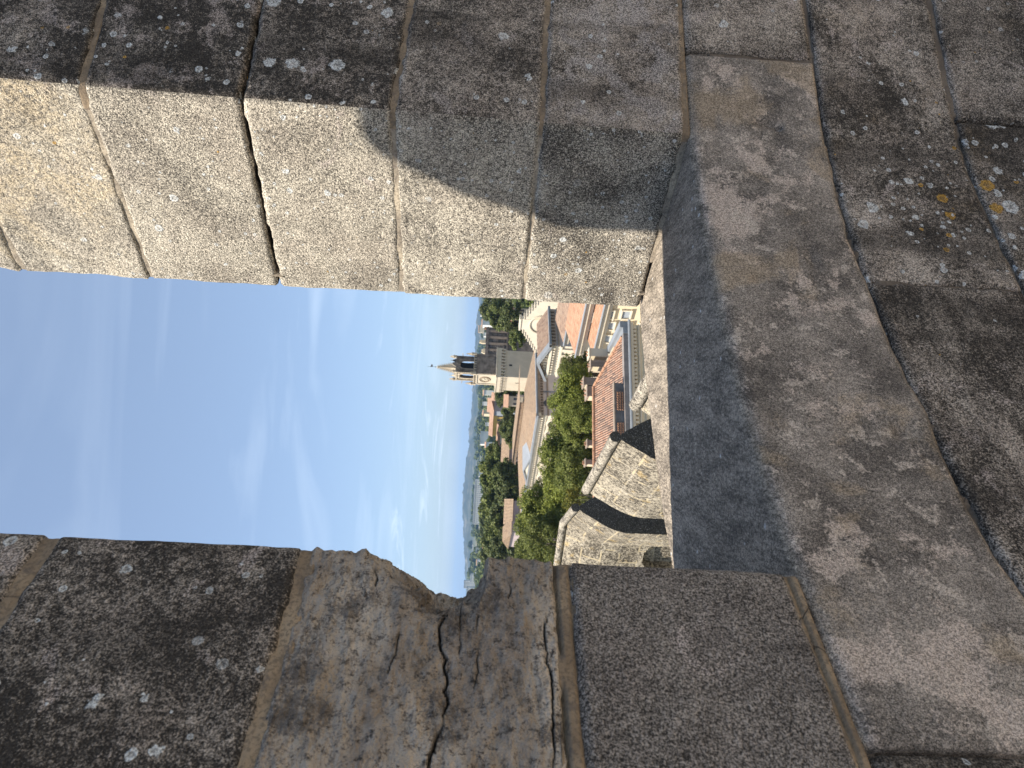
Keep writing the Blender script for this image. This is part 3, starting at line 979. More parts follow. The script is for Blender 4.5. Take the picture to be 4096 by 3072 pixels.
def zat(x, y, z):
    r = ray(x, y)
    return r * (z / r.z)
m2a, m2b = zat(2462, 1746, ROLLZ), zat(2343, 1963, ROLLZ)
m1a, m1b, m1c = zat(2302, 2030, ROLLZ), zat(2253, 2090, ROLLZ), zat(2231, 2240, ROLLZ)
m3a, m3b = zat(2540, 1624, ROLLZ), zat(2605, 1505, ROLLZ)
outer_merlon([m2a, m2b], 'middle lower merlon, a broad lichen-white slope with a black end face under its ridge roll')
s_n = (m1b - m1a).length
h_m1 = math.degrees(math.atan2((m1c - m1b).x, (m1c - m1b).y))
fl_ = Frame(m1b + hd(h_m1 - 90) * .2835, h_m1, -1)
s_ni, z_ni = fl_.hitpx(2575, 2222)
outer_merlon([m1a, m1b, m1b + (m1c - m1b) * 1.7], 'far lower merlon bent at a corner, with a round-topped niche in its wall', niche=(s_n + s_ni - .17, s_n + s_ni + .25, z_ni - (ROLLZ - .525)))
outer_merlon([m3a + (m3a - m3b) * .02, m3b + (m3b - m3a) * 1.5][::-1], 'near lower merlon, only its yellow-spotted roll showing above the sill')

# ------------------------------------------------------------------ town materials
GZ = -30.0
def plain(name, col, var=.12, scale=.6, rough=.9, bump=.0, dirt_dark=.0):
    t = NT(name)
    u = t.vec()
    n = t.noise(u, scale, 5, .6)
    c = t.mix(t.ramp(n, .3, .7), tuple(x * (1 - var) for x in col), tuple(min(1, x * (1 + var * .5)) for x in col))
    if dirt_dark:
        d = t.noise(t.vec((1.6, 1.6, .22)), 1.4, 5, .62)
        c = t.mix(t.math('MULTIPLY', t.ramp(d, .52, .72), dirt_dark), c, tuple(x * .35 for x in col))
    t.b.inputs['Roughness'].default_value = rough
    return t.done(c, t.bump(t.noise(u, scale * 12, 3), .3, .02) if bump else None)
def tiles(name, cols, tw=.22, th=.34, dark=(.10, .075, .06)):
    """Roman tile roof: rows of half-round tiles, each with its own fired colour"""
    t = NT(name)
    uvx = t.n.new('ShaderNodeSeparateXYZ')
    t.l.new(t.tc.outputs['UV'], uvx.inputs[0])
    fu = t.math('DIVIDE', uvx.outputs[0], tw)
    fv = t.math('DIVIDE', uvx.outputs[1], th)
    iu, iv = t.math('FLOOR', fu), t.math('FLOOR', fv)
    cb = t.n.new('ShaderNodeCombineXYZ')
    t.l.new(iu, cb.inputs[0]); t.l.new(iv, cb.inputs[1])
    wn_ = t.n.new('ShaderNodeTexWhiteNoise'); wn_.noise_dimensions = '2D'
    t.l.new(cb.outputs[0], wn_.inputs['Vector'])
    rnd = wn_.outputs['Value']
    c = t.mix(t.ramp(rnd, .0, .55, 0, 1, False), cols[0], cols[1])
    c = t.mix(t.ramp(rnd, .62, .95, 0, 1, False), c, cols[2])
    big = t.noise(t.vec(), .35, 5, .65)
    c = t.mix(t.math('MULTIPLY', t.ramp(big, .45, .68), .55), c, cols[3])
    fru, frv = t.math('FRACT', fu), t.math('FRACT', fv)
    hump = t.math('SINE', t.math('MULTIPLY', fru, math.pi))
    gap = t.math('LESS_THAN', hump, .42)
    c = t.mix(t.math('MULTIPLY', gap, .5), c, dark)
    edge = t.ramp(frv, .0, .16, 1, 0)
    c = t.mix(t.math('MULTIPLY', edge, .5), c, dark)
    h = t.math('ADD', hump, t.math('MULTIPLY', frv, -.5))
    return t.done(c, t.bump(h, .9, .09))
M_tan_roof = tiles('tan_tile_roof', [(.30, .205, .13), (.36, .255, .165), (.24, .165, .11), (.27, .21, .15)], .3, .42)
M_pink_roof = tiles('pink_tile_roof', [(.30, .195, .135), (.37, .26, .185), (.22, .14, .10), (.25, .185, .14)], .3, .42)
M_red_roof = tiles('red_tile_roof', [(.33, .175, .115), (.41, .26, .185), (.17, .115, .09), (.24, .165, .125)], .17, .36)
M_orange_roof = tiles('orange_tile_roof', [(.38, .215, .135), (.43, .265, .175), (.32, .18, .115), (.36, .235, .16)], .3, .5, (.36, .16, .08))
M_far_roof = plain('far_tile_roof', (.33, .205, .14), .25, .8)
M_cream = plain('cream_render', (.62, .52, .36), .10, .5, dirt_dark=.12)
M_white = plain('white_stone', (.62, .55, .43), .10, .7, dirt_dark=.10)
M_pale = plain('pale_limestone', (.54, .47, .36), .12, .6, dirt_dark=.25)
M_grey_wall = plain('grey_stone', (.34, .30, .27), .16, .5, dirt_dark=.35)
M_brown_wall = plain('brown_stone', (.30, .235, .18), .2, .8, dirt_dark=.45)
M_dark_stone = plain('soot_stone', (.17, .145, .125), .45, .9, dirt_dark=.3)
M_ochre = plain('ochre_render', (.50, .35, .11), .12, .4)
M_rose = plain('rose_render', (.40, .33, .32), .12, .5)
M_zinc = plain('zinc_sheet', (.23, .245, .26), .12, 1.2, .55)
M_backing = plain('dark_backing', (.13, .13, .135), .3, 1.6, .6, dirt_dark=.4)
M_glass = plain('window_glass', (.06, .07, .085), .2, 2, .15)
M_shut = plain('grey_shutter', (.30, .33, .36), .1, 2, .6)
M_black = plain('dark_void', (.02, .02, .02), .1, 1)
M_iron = plain('iron', (.09, .09, .09), .1, 3, .5)
M_terra = plain('terracotta', (.40, .22, .135), .3, 6)
M_lat = plain('ochre_frieze', (.50, .36, .16), .2, 3)
M_farwhite = plain('far_white_render', (.72, .70, .64), .1, .1)
M_fargrey = plain('far_grey_render', (.36, .38, .40), .1, .1)

def window(parent, fr, s, z, w, h, mat=None, frame=None, out=.03, arch=False):
    """a pane set in the wall with a frame round it"""
    mb = MB()
    mb.box(fr, s - w / 2, s + w / 2, -.02, out, z, z + h)
    if arch:
        k = 8
        mb.face([fr.pt(s + w / 2 * math.cos(math.pi * i / k), out, z + h + w / 2 * math.sin(math.pi * i / k)) for i in range(k + 1)])
    o = mb.build('window', mat or M_glass, parent)
    if frame:
        f = MB()
        b = w * .14
        f.box(fr, s - w / 2 - b, s - w / 2, -.02, out + .12, z, z + h)
        f.box(fr, s + w / 2, s + w / 2 + b, -.02, out + .12, z, z + h)
        f.box(fr, s - w / 2 - b * 1.6, s + w / 2 + b * 1.6, -.02, out + .18, z - b, z)
        f.box(fr, s - w / 2 - b, s + w / 2 + b, -.02, out + .14, z + h, z + h + b)
        f.build('frame', frame, o)
    return o

# ------------------------------------------------------------------ clock tower
TY = 170.0
Pt = at(2027, 1509, TY)
HT_R, HT_L = 63.0, -27.0
fr_s, fr_l = Frame(Pt, HT_R, 1), Frame(Pt, HT_L, -1)
side_r = fr_s.hitpx(2023, 1390)[0]
side_l = fr_l.hitpx(2027, 1562)[0]
S0 = .5 * (side_r + side_l)
tc_ = Vector((Pt.x, Pt.y, 0)) + hd(HT_R) * S0 / 2 + hd(HT_L) * S0 / 2        # axis
fT = Frame(tc_, HT_R, 1)
def zpx(x, y=1500, Y=TY): return at(x, y, Y).z
tower = empty('clock_tower', Vector((tc_.x, tc_.y, GZ)), 'square stone clock tower with an open gothic belfry and crocketed spire', 'tower')
def sq(mb, half, z0, z1, mi=0):
    mb.box(fT, -half, half, -half, half, z0, z1, mi)
h0 = S0 / 2
M_tower = plain('tower_limestone', (.54, .465, .35), .10, .5, dirt_dark=.12)
M_tower_up = plain('weathered_tower_limestone', (.56, .47, .34), .30, .9, dirt_dark=.55)
mb = MB(); sq(mb, h0 * .95, GZ, zpx(2018)); mb.build('body', M_tower, tower)
mb = MB(); sq(mb, h0 * 1.06, zpx(2004), zpx(1986)); sq(mb, h0 * 1.09, zpx(1988), zpx(1984)); mb.build('parapet', M_tower, tower)
mb = MB()
for q in range(4):
    f = Frame(tc_, HT_R + 90 * q, 1)
    for i in range(10):
        s = -h0 * .98 + 2 * h0 * .98 * i / 9
        mb.box(f, s - .20, s + .20, h0 * .94, h0 * 1.055, zpx(2011), zpx(2003))
        mb.box(f, s - .18, s + .18, h0 * .94, h0 * 1.02, zpx(2022), zpx(2011))
    for i in range(10):
        s = -h0 * .9 + 2 * h0 * .9 * i / 9
        mb.box(f, s - .16, s + .16, h0 * .94, h0 * .975, zpx(2029), zpx(2025))
mb.build('machicolation', M_tower, tower)
cs_r = hit(1960, 1419, Pt, HT_R); S1 = h0 * 2 * .70
h1 = S1 / 2
mb = MB()
def dark_faces(mb, n0, names):
    '''faces turned from the clock side take a darker stone; that side and tops stay pale'''
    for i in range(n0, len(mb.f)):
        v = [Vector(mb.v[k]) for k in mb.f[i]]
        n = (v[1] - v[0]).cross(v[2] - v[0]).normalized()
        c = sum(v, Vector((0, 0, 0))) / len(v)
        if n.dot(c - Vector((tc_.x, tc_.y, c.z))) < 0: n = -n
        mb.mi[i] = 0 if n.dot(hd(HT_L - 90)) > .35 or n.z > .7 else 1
M_tower_dark = plain('dark_tower_stone', (.23, .19, .155), .5, .9, dirt_dark=.5)
sq(mb, h1, zpx(1986), zpx(1907))
for q in range(4):
    f = Frame(tc_, HT_R + 90 * q, 1)
    for s in (-h1 + .18, h1 - .18): mb.box(f, s - .22, s + .22, h1 - .1, h1 + .16, zpx(1986), zpx(1904))
sq(mb, h1 * 1.06, zpx(1909), zpx(1904))
dark_faces(mb, 0, None); mb.build('clock_stage', [M_tower, M_tower_dark], tower)
for q in range(4):
    f = Frame(tc_, HT_R + 90 * q, 1)
    bal = MB()
    for i in range(9):
        s = -h1 + 2 * h1 * i / 8
        bal.box(f, s - .10, s + .10, h1 * .93, h1 * 1.03, zpx(1904), zpx(1895))
    bal.box(f, -h1 * 1.03, h1 * 1.03, h1 * .92, h1 * 1.05, zpx(1896), zpx(1893))
    bal.build('balustrade', M_tower_up, tower)
def pinnacle(x, y, zb, zm, zt, w):
    p = MB()
    f = Frame(fT.pt(x, y, 0), HT_R, 1)
    p.box(f, -w, w, -w, w, zb, zm)
    p.box(f, -w * 1.25, w * 1.25, -w * 1.25, w * 1.25, zm - .12, zm + .05)
    p.tube(f.pt(0, 0, zm), f.pt(0, 0, zt), w * 1.25, .03, 6)
    for k in range(4):
        for a in (45, 135, 225, 315):
            zz_ = zm + (zt - zm) * (.15 + .2 * k)
            r = w * 1.2 * (1 - (.15 + .2 * k))
            c = f.pt(0, 0, zz_) + Vector((math.cos(R(a)), math.sin(R(a)), 0)) * r
            p.tube(c, c + Vector((math.cos(R(a)), math.sin(R(a)), .6)) * .16, .07, .03, 4)
    return p.build('pinnacle', M_tower_up, tower)
for sx in (-1, 1):
    for sy in (-1, 1):
        pinnacle(sx * h1 * 1.0, sy * h1 * 1.0, zpx(1904), zpx(1885), zpx(1859), .29)
# belfry: four pointed openings
h2 = h1 * .76
zb0, zb1 = zpx(1893), zpx(1822)
sq_floor = MB(); sq(sq_floor, h1 * .95, zpx(1905), zb0 - .02); sq_floor.build('belfry_floor', M_dark_stone, tower)
bel = MB()
for q in range(4):
    f = Frame(tc_, HT_R + 90 * q, 1)
    hw, zs, za = h2 * .52, zpx(1866), zpx(1834)
    th = .35
    arc = []
    n = 8
    for i in range(n + 1):
        u = i / n
        arc.append((-hw * math.cos(u * math.pi / 2) ** 1.0, zs + (za - zs) * math.sin(u * math.pi / 2) ** .8))
    left = [(-hw, zb0)] + arc
    ptsL = left + [(0, zb1), (-h2, zb1), (-h2, zb0)]
    for d in (h2, h2 - th):
        for sgn in (1, -1):
            pl = [(sgn * a, b) for a, b in ptsL]
            # fan of quads between the arch and the outer edge
            oc = [(-h2, zb0)] + [(-h2, zs + (zb1 - zs) * min(1, i / 4)) if i <= 4 else (-h2 * (1 - (i - 4) / (n - 4)), zb1) for i in range(n + 1)]
            for (p1, p2), (o1, o2) in zip(zip(left, left[1:]), zip(oc, oc[1:])):
                bel.face([f.pt(sgn * o1[0], d, o1[1]), f.pt(sgn * p1[0], d, p1[1]), f.pt(sgn * p2[0], d, p2[1]), f.pt(sgn * o2[0], d, o2[1])])
    for sgn in (1, -1):
        for p1, p2 in zip(left, left[1:]):
            bel.face([f.pt(sgn * p1[0], h2, p1[1]), f.pt(sgn * p2[0], h2, p2[1]), f.pt(sgn * p2[0], h2 - th, p2[1]), f.pt(sgn * p1[0], h2 - th, p1[1])])
        bel.box(f, sgn * h2 - .2, sgn * h2 + .2, h2 - .25, h2 + .2, zb0, zb1 + .1)
    # moulding round the arch
    for sgn in (1, -1):
        for p1, p2 in zip(left, left[1:]):
            bel.tube(f.pt(sgn * p1[0] * 1.08, h2 + .05, p1[1] + .05), f.pt(sgn * p2[0] * 1.08, h2 + .05, p2[1] + .08), .09, .09, 5)
    bel.tube(f.pt(0, h2 + .05, za), f.pt(0, h2 + .3, zpx(1826)), .1, .05, 5)
    bel.box(f, -h2 * 1.1, h2 * 1.1, h2 * .9, h2 * 1.12, zb1 - .2, zb1 + .12)
    # crocketed gable over each opening
    zg_ = zpx(1806)
    bel.face([f.pt(-h2 * .62, h2 + .12, zpx(1836)), f.pt(h2 * .62, h2 + .12, zpx(1836)), f.pt(0, h2 + .12, zg_)])
    bel.face([f.pt(-h2 * .62, h2 - .1, zpx(1836)), f.pt(0, h2 - .1, zg_), f.pt(h2 * .62, h2 - .1, zpx(1836))])
    for sgn in (1, -1):
        p1, p2 = f.pt(sgn * h2 * .66, h2 + .06, zpx(1837)), f.pt(0, h2 + .06, zg_ + .1)
        bel.tube(p1, p2, .11, .09, 5)
        for i in range(1, 5):
            c_ = p1.lerp(p2, i / 5)
            bel.tube(c_, c_ + f.a * (sgn * .22) + Vector((0, 0, .2)), .09, .04, 4)
    bel.tube(f.pt(0, h2 + .06, zg_), f.pt(0, h2 + .06, zg_ + .7), .09, .03, 5)
    # gargoyles
    bel.tube(f.pt(h2, h2, zpx(1848)), f.pt(h2 + .65, h2 + .65, zpx(1846)), .12, .07, 5)
dark_faces(bel, 0, None); bel.build('belfry', [M_tower_up, M_tower_dark], tower)
bf = MB(); sq(bf, h2 * .50, zb0 - .1, zpx(1838)); bf.build('belfry_dark_core', M_black, tower)  # black box added to keep the inside of the belfry dark
bell = MB()
zc = zpx(1856)
prof_b = [(.0, .62), (.25, .6), (.32, .4), (.40, .1), (.58, -.25), (.62, -.35)]
for (r0, a0), (r1, a1) in zip(prof_b, prof_b[1:]):
    bell.tube(Vector((tc_.x, tc_.y, zc + a0)), Vector((tc_.x, tc_.y, zc + a1)), max(r0, .02), r1, 12)
bell.build('bell', M_iron, tower)
for sx in (-1, 1):
    for sy in (-1, 1):
        pinnacle(sx * h2 * 1.0, sy * h2 * 1.0, zb1, zpx(1811), zpx(1794), .27)
spi = MB()
zs0, zs1 = zb1 + .1, zpx(1739)
r0 = h2 * .60
seg = 8
c0 = Vector((tc_.x, tc_.y, 0))
spi.tube(c0 + Vector((0, 0, zs0)), c0 + Vector((0, 0, zs1)), r0, .08, seg)
for i in range(seg):
    a = 2 * math.pi * i / seg
    for k in range(9):
        u = .04 + k * .105
        p = c0 + Vector((math.cos(a), math.sin(a), 0)) * (r0 * (1 - u) + .02) + Vector((0, 0, zs0 + (zs1 - zs0) * u))
        spi.tube(p, p + Vector((math.cos(a), math.sin(a), .7)) * .36, .12, .06, 4)
spi.build('spire', M_tower_up, tower)
fin = MB()
fin.tube(c0 + Vector((0, 0, zs1 - .1)), c0 + Vector((0, 0, zpx(1701))), .035, .02, 5)
for z_, r_ in ((zpx(1735), .16), (zpx(1716), .13)):
    fin.tube(c0 + Vector((0, 0, z_ - r_)), c0 + Vector((0, 0, z_)), .05, r_, 8)
    fin.tube(c0 + Vector((0, 0, z_)), c0 + Vector((0, 0, z_ + r_)), r_, .04, 8)
fV = Frame(c0, 95, 1)
fin.box(fV, -.02, .55, -.02, .02, zpx(1724), zpx(1717))
fin.build('weather_vane', M_iron, tower)
# the clock on the sunny face
fL = Frame(tc_, HT_L, -1)
zc = zpx(1940, 1518)
cd = h1 + .04
ck = MB()
ck.face([fL.pt(1.28 * math.cos(2 * math.pi * i / 40), cd, zc + 1.28 * math.sin(2 * math.pi * i / 40)) for i in range(40)])
ckm = plain('clock_dial', (.66, .58, .42), .08, 1)
dial = ck.build('clock_face', ckm, tower)
rg = MB()
for i in range(40):
    a, b = 2 * math.pi * i / 40, 2 * math.pi * (i + 1) / 40
    for r_, t_ in ((1.24, .09), (.80, .05)):
        rg.tube(fL.pt(r_ * math.cos(a), cd + .05, zc + r_ * math.sin(a)), fL.pt(r_ * math.cos(b), cd + .05, zc + r_ * math.sin(b)), t_, t_, 5)
for i in range(12):
    a = 2 * math.pi * i / 12
    rg.tube(fL.pt(.9 * math.cos(a), cd + .03, zc + .9 * math.sin(a)), fL.pt(1.16 * math.cos(a), cd + .03, zc + 1.16 * math.sin(a)), .055, .055, 4)
rg.build('dial_ring', plain('dial_ring_stone', (.24, .17, .11), .2, 2), dial)
hn = MB()
for ang, ln, w in ((198, .95, .045), (305, .62, .06)):
    hn.tube(fL.pt(0, cd + .1, zc), fL.pt(ln * math.sin(R(ang)), cd + .1, zc + ln * math.cos(R(ang))), w, w * .6, 4)
hn.build('clock_hand', M_iron, dial)
# slits in the shaft
for f, s, x0, x1, w in ((fr_s, None, 2036, 2049, .45), (fr_l, None, 2066, 2080, .28)):
    y = 1460 if f is fr_s else 1536
    s, z_ = f.hitpx(x1, y)
    w_ = MB(); w_.box(Frame(f.pt(s, -S0 * .025, 0), f.h, 1 if f is fr_s else -1), -w / 2, w / 2, -.1, .03, z_, zpx(x0)); w_.build('window', M_black, tower)

# ------------------------------------------------------------------ dark gothic front behind the tower's right side
GP = at(1990, 1416, 215)
fg = Frame(GP, 82, 1)
s1, _ = fg.hitpx(1990, 1312)
zt_, zb_ = zpx(1943, 1360, 215), GZ
gb = empty('palace_front', Vector((GP.x, GP.y, GZ)), 'soot-dark stone palace front with carved panels beside the clock tower', 'building')
mb = MB(); mb.box(fg, -2.5, s1, -12, 0, zb_, zt_ - .2); mb.build('wall', M_dark_stone, gb)
mb = MB(); mb.box(fg, -2.6, s1 + .15, -12, .35, zpx(1954, 1360, 215), zpx(1949, 1360, 215)); mb.box(fg, -2.6, s1 + .1, -.6, .2, zpx(1949, 1360, 215), zt_)
mb.box(fg, -2.6, s1 + .15, -.3, .45, zpx(2032, 1360, 215), zpx(2027, 1360, 215))
mb.build('cornice', M_dark_stone, gb)
for i in range(5):
    s = -.8 + (s1 + .3) * i / 4.3
    mb = MB(); mb.box(fg, s - .35, s + .35, -.1, .28, zpx(2030, 1360, 215), zpx(1955, 1360, 215)); mb.build('pilaster', M_brown_wall, gb)
random.seed(5)
for i, s in enumerate((.55, 2.25, 4.05, 5.8)):
    if s > s1: continue
    mb = MB()
    for k in range(7):
        z_ = zpx(2018 - 8 * k, 1360, 215)
        mb.box(fg, s - .35 + random.uniform(-.15, .1), s + .3 + random.uniform(-.1, .2), -.05, .15 + random.uniform(0, .2), z_, z_ + random.uniform(.25, .5))
    mb.box(fg, s - .55, s + .55, -.1, .04, zpx(2020, 1360, 215), zpx(1962, 1360, 215)); mb.build('carved_panel', M_dark_stone, gb)
for y, x0, hh in ((1363, 1925, .5), (1401, 1932, .7)):
    s, z_ = fg.hitpx(x0, y)
    mb = MB(); mb.box(fg, s - hh, s + hh, -2.4, -.8, zt_ - .4, z_); mb.box(fg, s - hh * .7, s + hh * .7, -2.2, -1.0, z_, z_ + .5); mb.build('chimney', M_cream, gb)
s, z_ = fg.hitpx(1934, 1310)
mb = MB(); mb.box(fg, s - .35, s + .35, -1.4, -.6, zt_ - 1.8, zpx(1938, 1310, 215)); mb.build('chimney', M_orange_roof, gb)

# ------------------------------------------------------------------ opera house
P0 = at(2147, 1660, 110)
fa, fb = Frame(P0, 49, 1), Frame(P0, -41, -1)       # shaded side to the right, sunny side to the left
Lb, _ = fb.hitpx(2092, 2005)
La, _ = fa.hitpx(2150, 1380)
zE = P0.z
Q1 = at(2099, 1635, 121)
op = empty('opera_house', Vector((P0.x, P0.y, GZ)), 'long pale opera house with a low tan tiled roof behind the plane trees', 'building')
mb = MB()
mb.face([fb.pt(0, 0, GZ), fb.pt(Lb + 6, 0, GZ), fb.pt(Lb + 6, 0, zE - .5), fb.pt(0, 0, zE - .5)])
mb.build('arcade_wall', M_white, op)
mb = MB()
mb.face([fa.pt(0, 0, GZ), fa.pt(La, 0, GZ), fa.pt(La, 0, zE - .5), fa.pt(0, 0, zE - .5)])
M_lilac = plain('shaded_side_render', (.56, .49, .46), .08, .4, dirt_dark=.10)
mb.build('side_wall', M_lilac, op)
mb = MB()
mb.face([fb.pt(Lb + 6, 0, GZ), fb.pt(Lb + 6, -26, GZ), fb.pt(Lb + 6, -26, zE - .5), fb.pt(Lb + 6, 0, zE - .5)])
mb.build('end_wall', M_lilac, op)
zh = Q1.z
def rp(s, d, z): return fb.pt(s, -d, z)
sQ, dQ = fb.s_of(Q1), -(Vector((Q1.x, Q1.y, 0)) - fb.P).dot(fb.o)
mb = MB()
mb.face([fb.pt(-.5, .5, zE), fb.pt(Lb + 6, .5, zE), fb.pt(Lb + 6 - sQ, -dQ, zh), fb.pt(sQ, -dQ, zh)])
mb.face([fa.pt(La, .5, zE), fb.pt(-.5, .5, zE), fb.pt(sQ, -dQ, zh), fb.pt(sQ, -La + 3, zh)])
mb.face([fb.pt(sQ, -dQ, zh), fb.pt(Lb + 6 - sQ, -dQ, zh), fb.pt(Lb + 6 - sQ, -La + 3, zh), fb.pt(sQ, -La + 3, zh)])
mb.build('roof', M_tan_roof, op)
# raised rear roof
zr_ = at(2062, 1740, 130).z
mb = MB()
q0, q1 = at(2084, 1600, 126), at(2084, 1600, 126)
mb.face([fb.pt(sQ + 1, -dQ - 2.2, zh + .05), fb.pt(Lb + 3, -dQ - 2.2, zh + .05), fb.pt(Lb + 2, -dQ - 2.2, zh + .75), fb.pt(sQ + 1, -dQ - 2.2, zh + .75)])
mb.face([fb.pt(sQ + .8, -dQ - 2.0, zh + .75), fb.pt(Lb + 2.4, -dQ - 2.0, zh + .75), fb.pt(Lb - .5, -dQ - 6.4, zr_ + .1), fb.pt(sQ + 3, -dQ - 6.4, zr_ + .1)])
mb.face([fb.pt(sQ + .8, -dQ - 2.0, zh + .75), fb.pt(sQ + 3, -dQ - 6.4, zr_ + .1), fb.pt(sQ + .8, -dQ - 11, zh + .75)])
mb.build('upper_roof', M_tan_roof, op)
# gutter, cornice, modillions
mb = MB()
mb.box(fb, -.8, Lb + 6, -.1, .75, zE - .18, zE + .08)
mb.box(fa, -.8, La, -.1, .75, zE - .18, zE + .08)
mb.build('gutter', M_zinc, op)
mb = MB()
mb.box(fb, -.55, Lb + 6, -.05, .5, zE - .62, zE - .2)
mb.box(fb, -.1, Lb + 6, -.03, .16, zE - 1.5, zE - 1.32)
for i in range(int((Lb + 6) / .55)):
    mb.box(fb, .1 + i * .55, .37 + i * .55, .0, .42, zE - 1.0, zE - .62)
mb.build('cornice', M_white, op)
mb = MB()
mb.box(fa, -.55, La, -.05, .45, zE - .62, zE - .2)
for i in range(int(La / .55)):
    mb.box(fa, .1 + i * .55, .36 + i * .55, -.05, .42, zE - 1.05, zE - .62)
mb.box(fa, -.1, La, -.03, .1, zE - 1.9, zE - 1.6)
mb.build('side_cornice', M_brown_wall, op)
nb = 12
bw = (Lb + 5) / nb
for i in range(nb):
    s = .6 + bw * (i + .5)
    mb = MB()
    r_ = bw * .40
    zs_ = zE - 1.6 - r_ - .22
    k = 10
    for j in range(k):
        a, b = math.pi * j / k, math.pi * (j + 1) / k
        for (ra, rb) in ((r_, r_ + .22),):
            A = [fb.pt(s + ra * math.cos(a), .32, zs_ + ra * math.sin(a)), fb.pt(s + rb * math.cos(a), .32, zs_ + rb * math.sin(a)),
                 fb.pt(s + rb * math.cos(b), .32, zs_ + rb * math.sin(b)), fb.pt(s + ra * math.cos(b), .32, zs_ + ra * math.sin(b))]
            mb.face(A)
            mb.face([A[0], A[3], fb.pt(s + ra * math.cos(b), 0, zs_ + ra * math.sin(b)), fb.pt(s + ra * math.cos(a), 0, zs_ + ra * math.sin(a))])
            mb.face([A[1], A[2], fb.pt(s + rb * math.cos(b), 0, zs_ + rb * math.sin(b)), fb.pt(s + rb * math.cos(a), 0, zs_ + rb * math.sin(a))])
    for sg in (-1, 1):
        mb.box(fb, s + sg * (r_ + .11) - .11, s + sg * (r_ + .11) + .11, -.02, .32, zE - 11, zs_)
    mb.build('blind_arch', M_white, op)
    window(op, fb, s, zE - 5.0, bw * .30, 1.5, M_glass, M_white, arch=True)
    mb = MB(); mb.face([fb.pt(s + r_ * math.cos(math.pi * j / 10), .015, zs_ + r_ * math.sin(math.pi * j / 10)) for j in range(11)] + [fb.pt(s - r_, .015, zE - 11), fb.pt(s + r_, .015, zE - 11)]); mb.build('arch_panel', M_pale, op)
# arched relief and downpipe on the shaded side
sw, zw = fa.hitpx(2226, 1615)
window(op, fa, sw, zw - 1.2, 1.3, 2.6, M_glass, M_brown_wall, arch=True)
sw2, _ = fa.hitpx(2200, 1600)
mb = MB(); mb.tube(fa.pt(sw2 + 1.6, .15, GZ), fa.pt(sw2 + 1.6, .15, zE - .6), .09); mb.build('downpipe', M_zinc, op)
# pedimented dormer on the sunny eave
sd0, _ = fb.hitpx(2128, 1818); sd1, _ = fb.hitpx(2112, 1922)
sm = (sd0 + sd1) / 2
zap = hit(2090, 1880, fb.pt(sm, .5, 0), -41).z
zbs = zE + .1
dm = MB()
dm.face([fb.pt(sd0 + .4, .55, zbs), fb.pt(sd1 - .4, .55, zbs), fb.pt(sm, .55, zap - .35)])
dm.build('dormer_pediment', M_white, op)
dm = MB()
for sg, s_ in ((1, sd0), (-1, sd1)):
    dm.face([fb.pt(s_, .72, zbs - .05), fb.pt(sm, .72, zap), fb.pt(sm, -4.2, zap), fb.pt(s_, -3.0, zbs + .2)])
    dm.face([fb.pt(s_, .72, zbs - .25), fb.pt(sm, .72, zap - .22), fb.pt(sm, .72, zap), fb.pt(s_, .72, zbs - .05)])
    dm.face([fb.pt(s_, .72, zbs - .25), fb.pt(sm, .72, zap - .22), fb.pt(sm, .5, zap - .22), fb.pt(s_, .5, zbs - .25)])
dm.build('dormer_roof', plain('pale_zinc', (.27, .285, .30), .08, 1, .55), op)

# ------------------------------------------------------------------ portico building with a pediment, right of the opera's side
A_ = at(2180, 1501, 100)
fp = Frame(A_, -41, -1)
sB, zB_ = fp.hitpx(2199, 1382)
sC, zC_ = fp.hitpx(2150, 1441)
zA_ = A_.z
zB_ = zA_
Cc = fp.pt(sB / 2, 0, zC_)
fq = Frame(fp.pt(sB, 0, 0), 49, 1)
sE, _ = fq.hitpx(2193, 1235)
pb = empty('theatre_portico', Vector((A_.x, A_.y, GZ)), 'cream theatre front with a carved pediment and a great round arch', 'building')
mb = MB()
mb.face([fp.pt(0, 0, GZ), fp.pt(sB, 0, GZ), fp.pt(sB, 0, zA_), fp.pt(sB / 2, 0, zC_ - .25), fp.pt(0, 0, zA_)])
mb.build('front_wall', M_white, pb)
mb = MB()
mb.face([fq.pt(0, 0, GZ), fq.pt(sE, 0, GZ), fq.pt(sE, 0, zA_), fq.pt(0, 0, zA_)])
mb.build('side_wall', plain('portico_side_render', (.50, .43, .39), .1, .5, dirt_dark=.15), pb)
mb = MB()
mb.face([fp.pt(0, 0, GZ), fp.pt(0, -sE, GZ), fp.pt(0, -sE, zA_), fp.pt(0, 0, zA_)])
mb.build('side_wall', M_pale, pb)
mb = MB()
for s_ in (sB, 0):
    k = -1 if s_ == 0 else 1
    e_ = .35 * (1 if s_ == 0 else -1)
    mb.face([fp.pt(s_ + e_, .6, zA_ - .05), fp.pt(sB / 2, .6, zC_), fp.pt(sB / 2, -sE, zC_), fp.pt(s_ + e_, -sE, zA_ - .05)])
mb.build('roof', M_pink_roof, pb)
mb = MB()
for s_ in (sB, 0):
    e_ = .45 * (1 if s_ == 0 else -1)
    mb.face([fp.pt(s_ + e_, .75, zA_ + .12), fp.pt(sB / 2, .75, zC_ + .14), fp.pt(sB / 2, -.3, zC_ + .14), fp.pt(s_ + e_, -.3, zA_ + .12)])
    mb.face([fp.pt(s_ + e_, .75, zA_ - .25), fp.pt(sB / 2, .75, zC_ - .25), fp.pt(sB / 2, .75, zC_ + .14), fp.pt(s_ + e_, .75, zA_ + .12)])
mb.box(fq, -.3, sE, .0, .55, zA_ - .2, zA_ + .1)
mb.build('gutter', M_zinc, pb)
mb = MB()
mb.box(fp, sB, 0, 0, .5, zA_ - .35, zA_ - .02)
mb.box(fp, sB, 0, 0, .22, zA_ - 1.7, zA_ - 1.45)
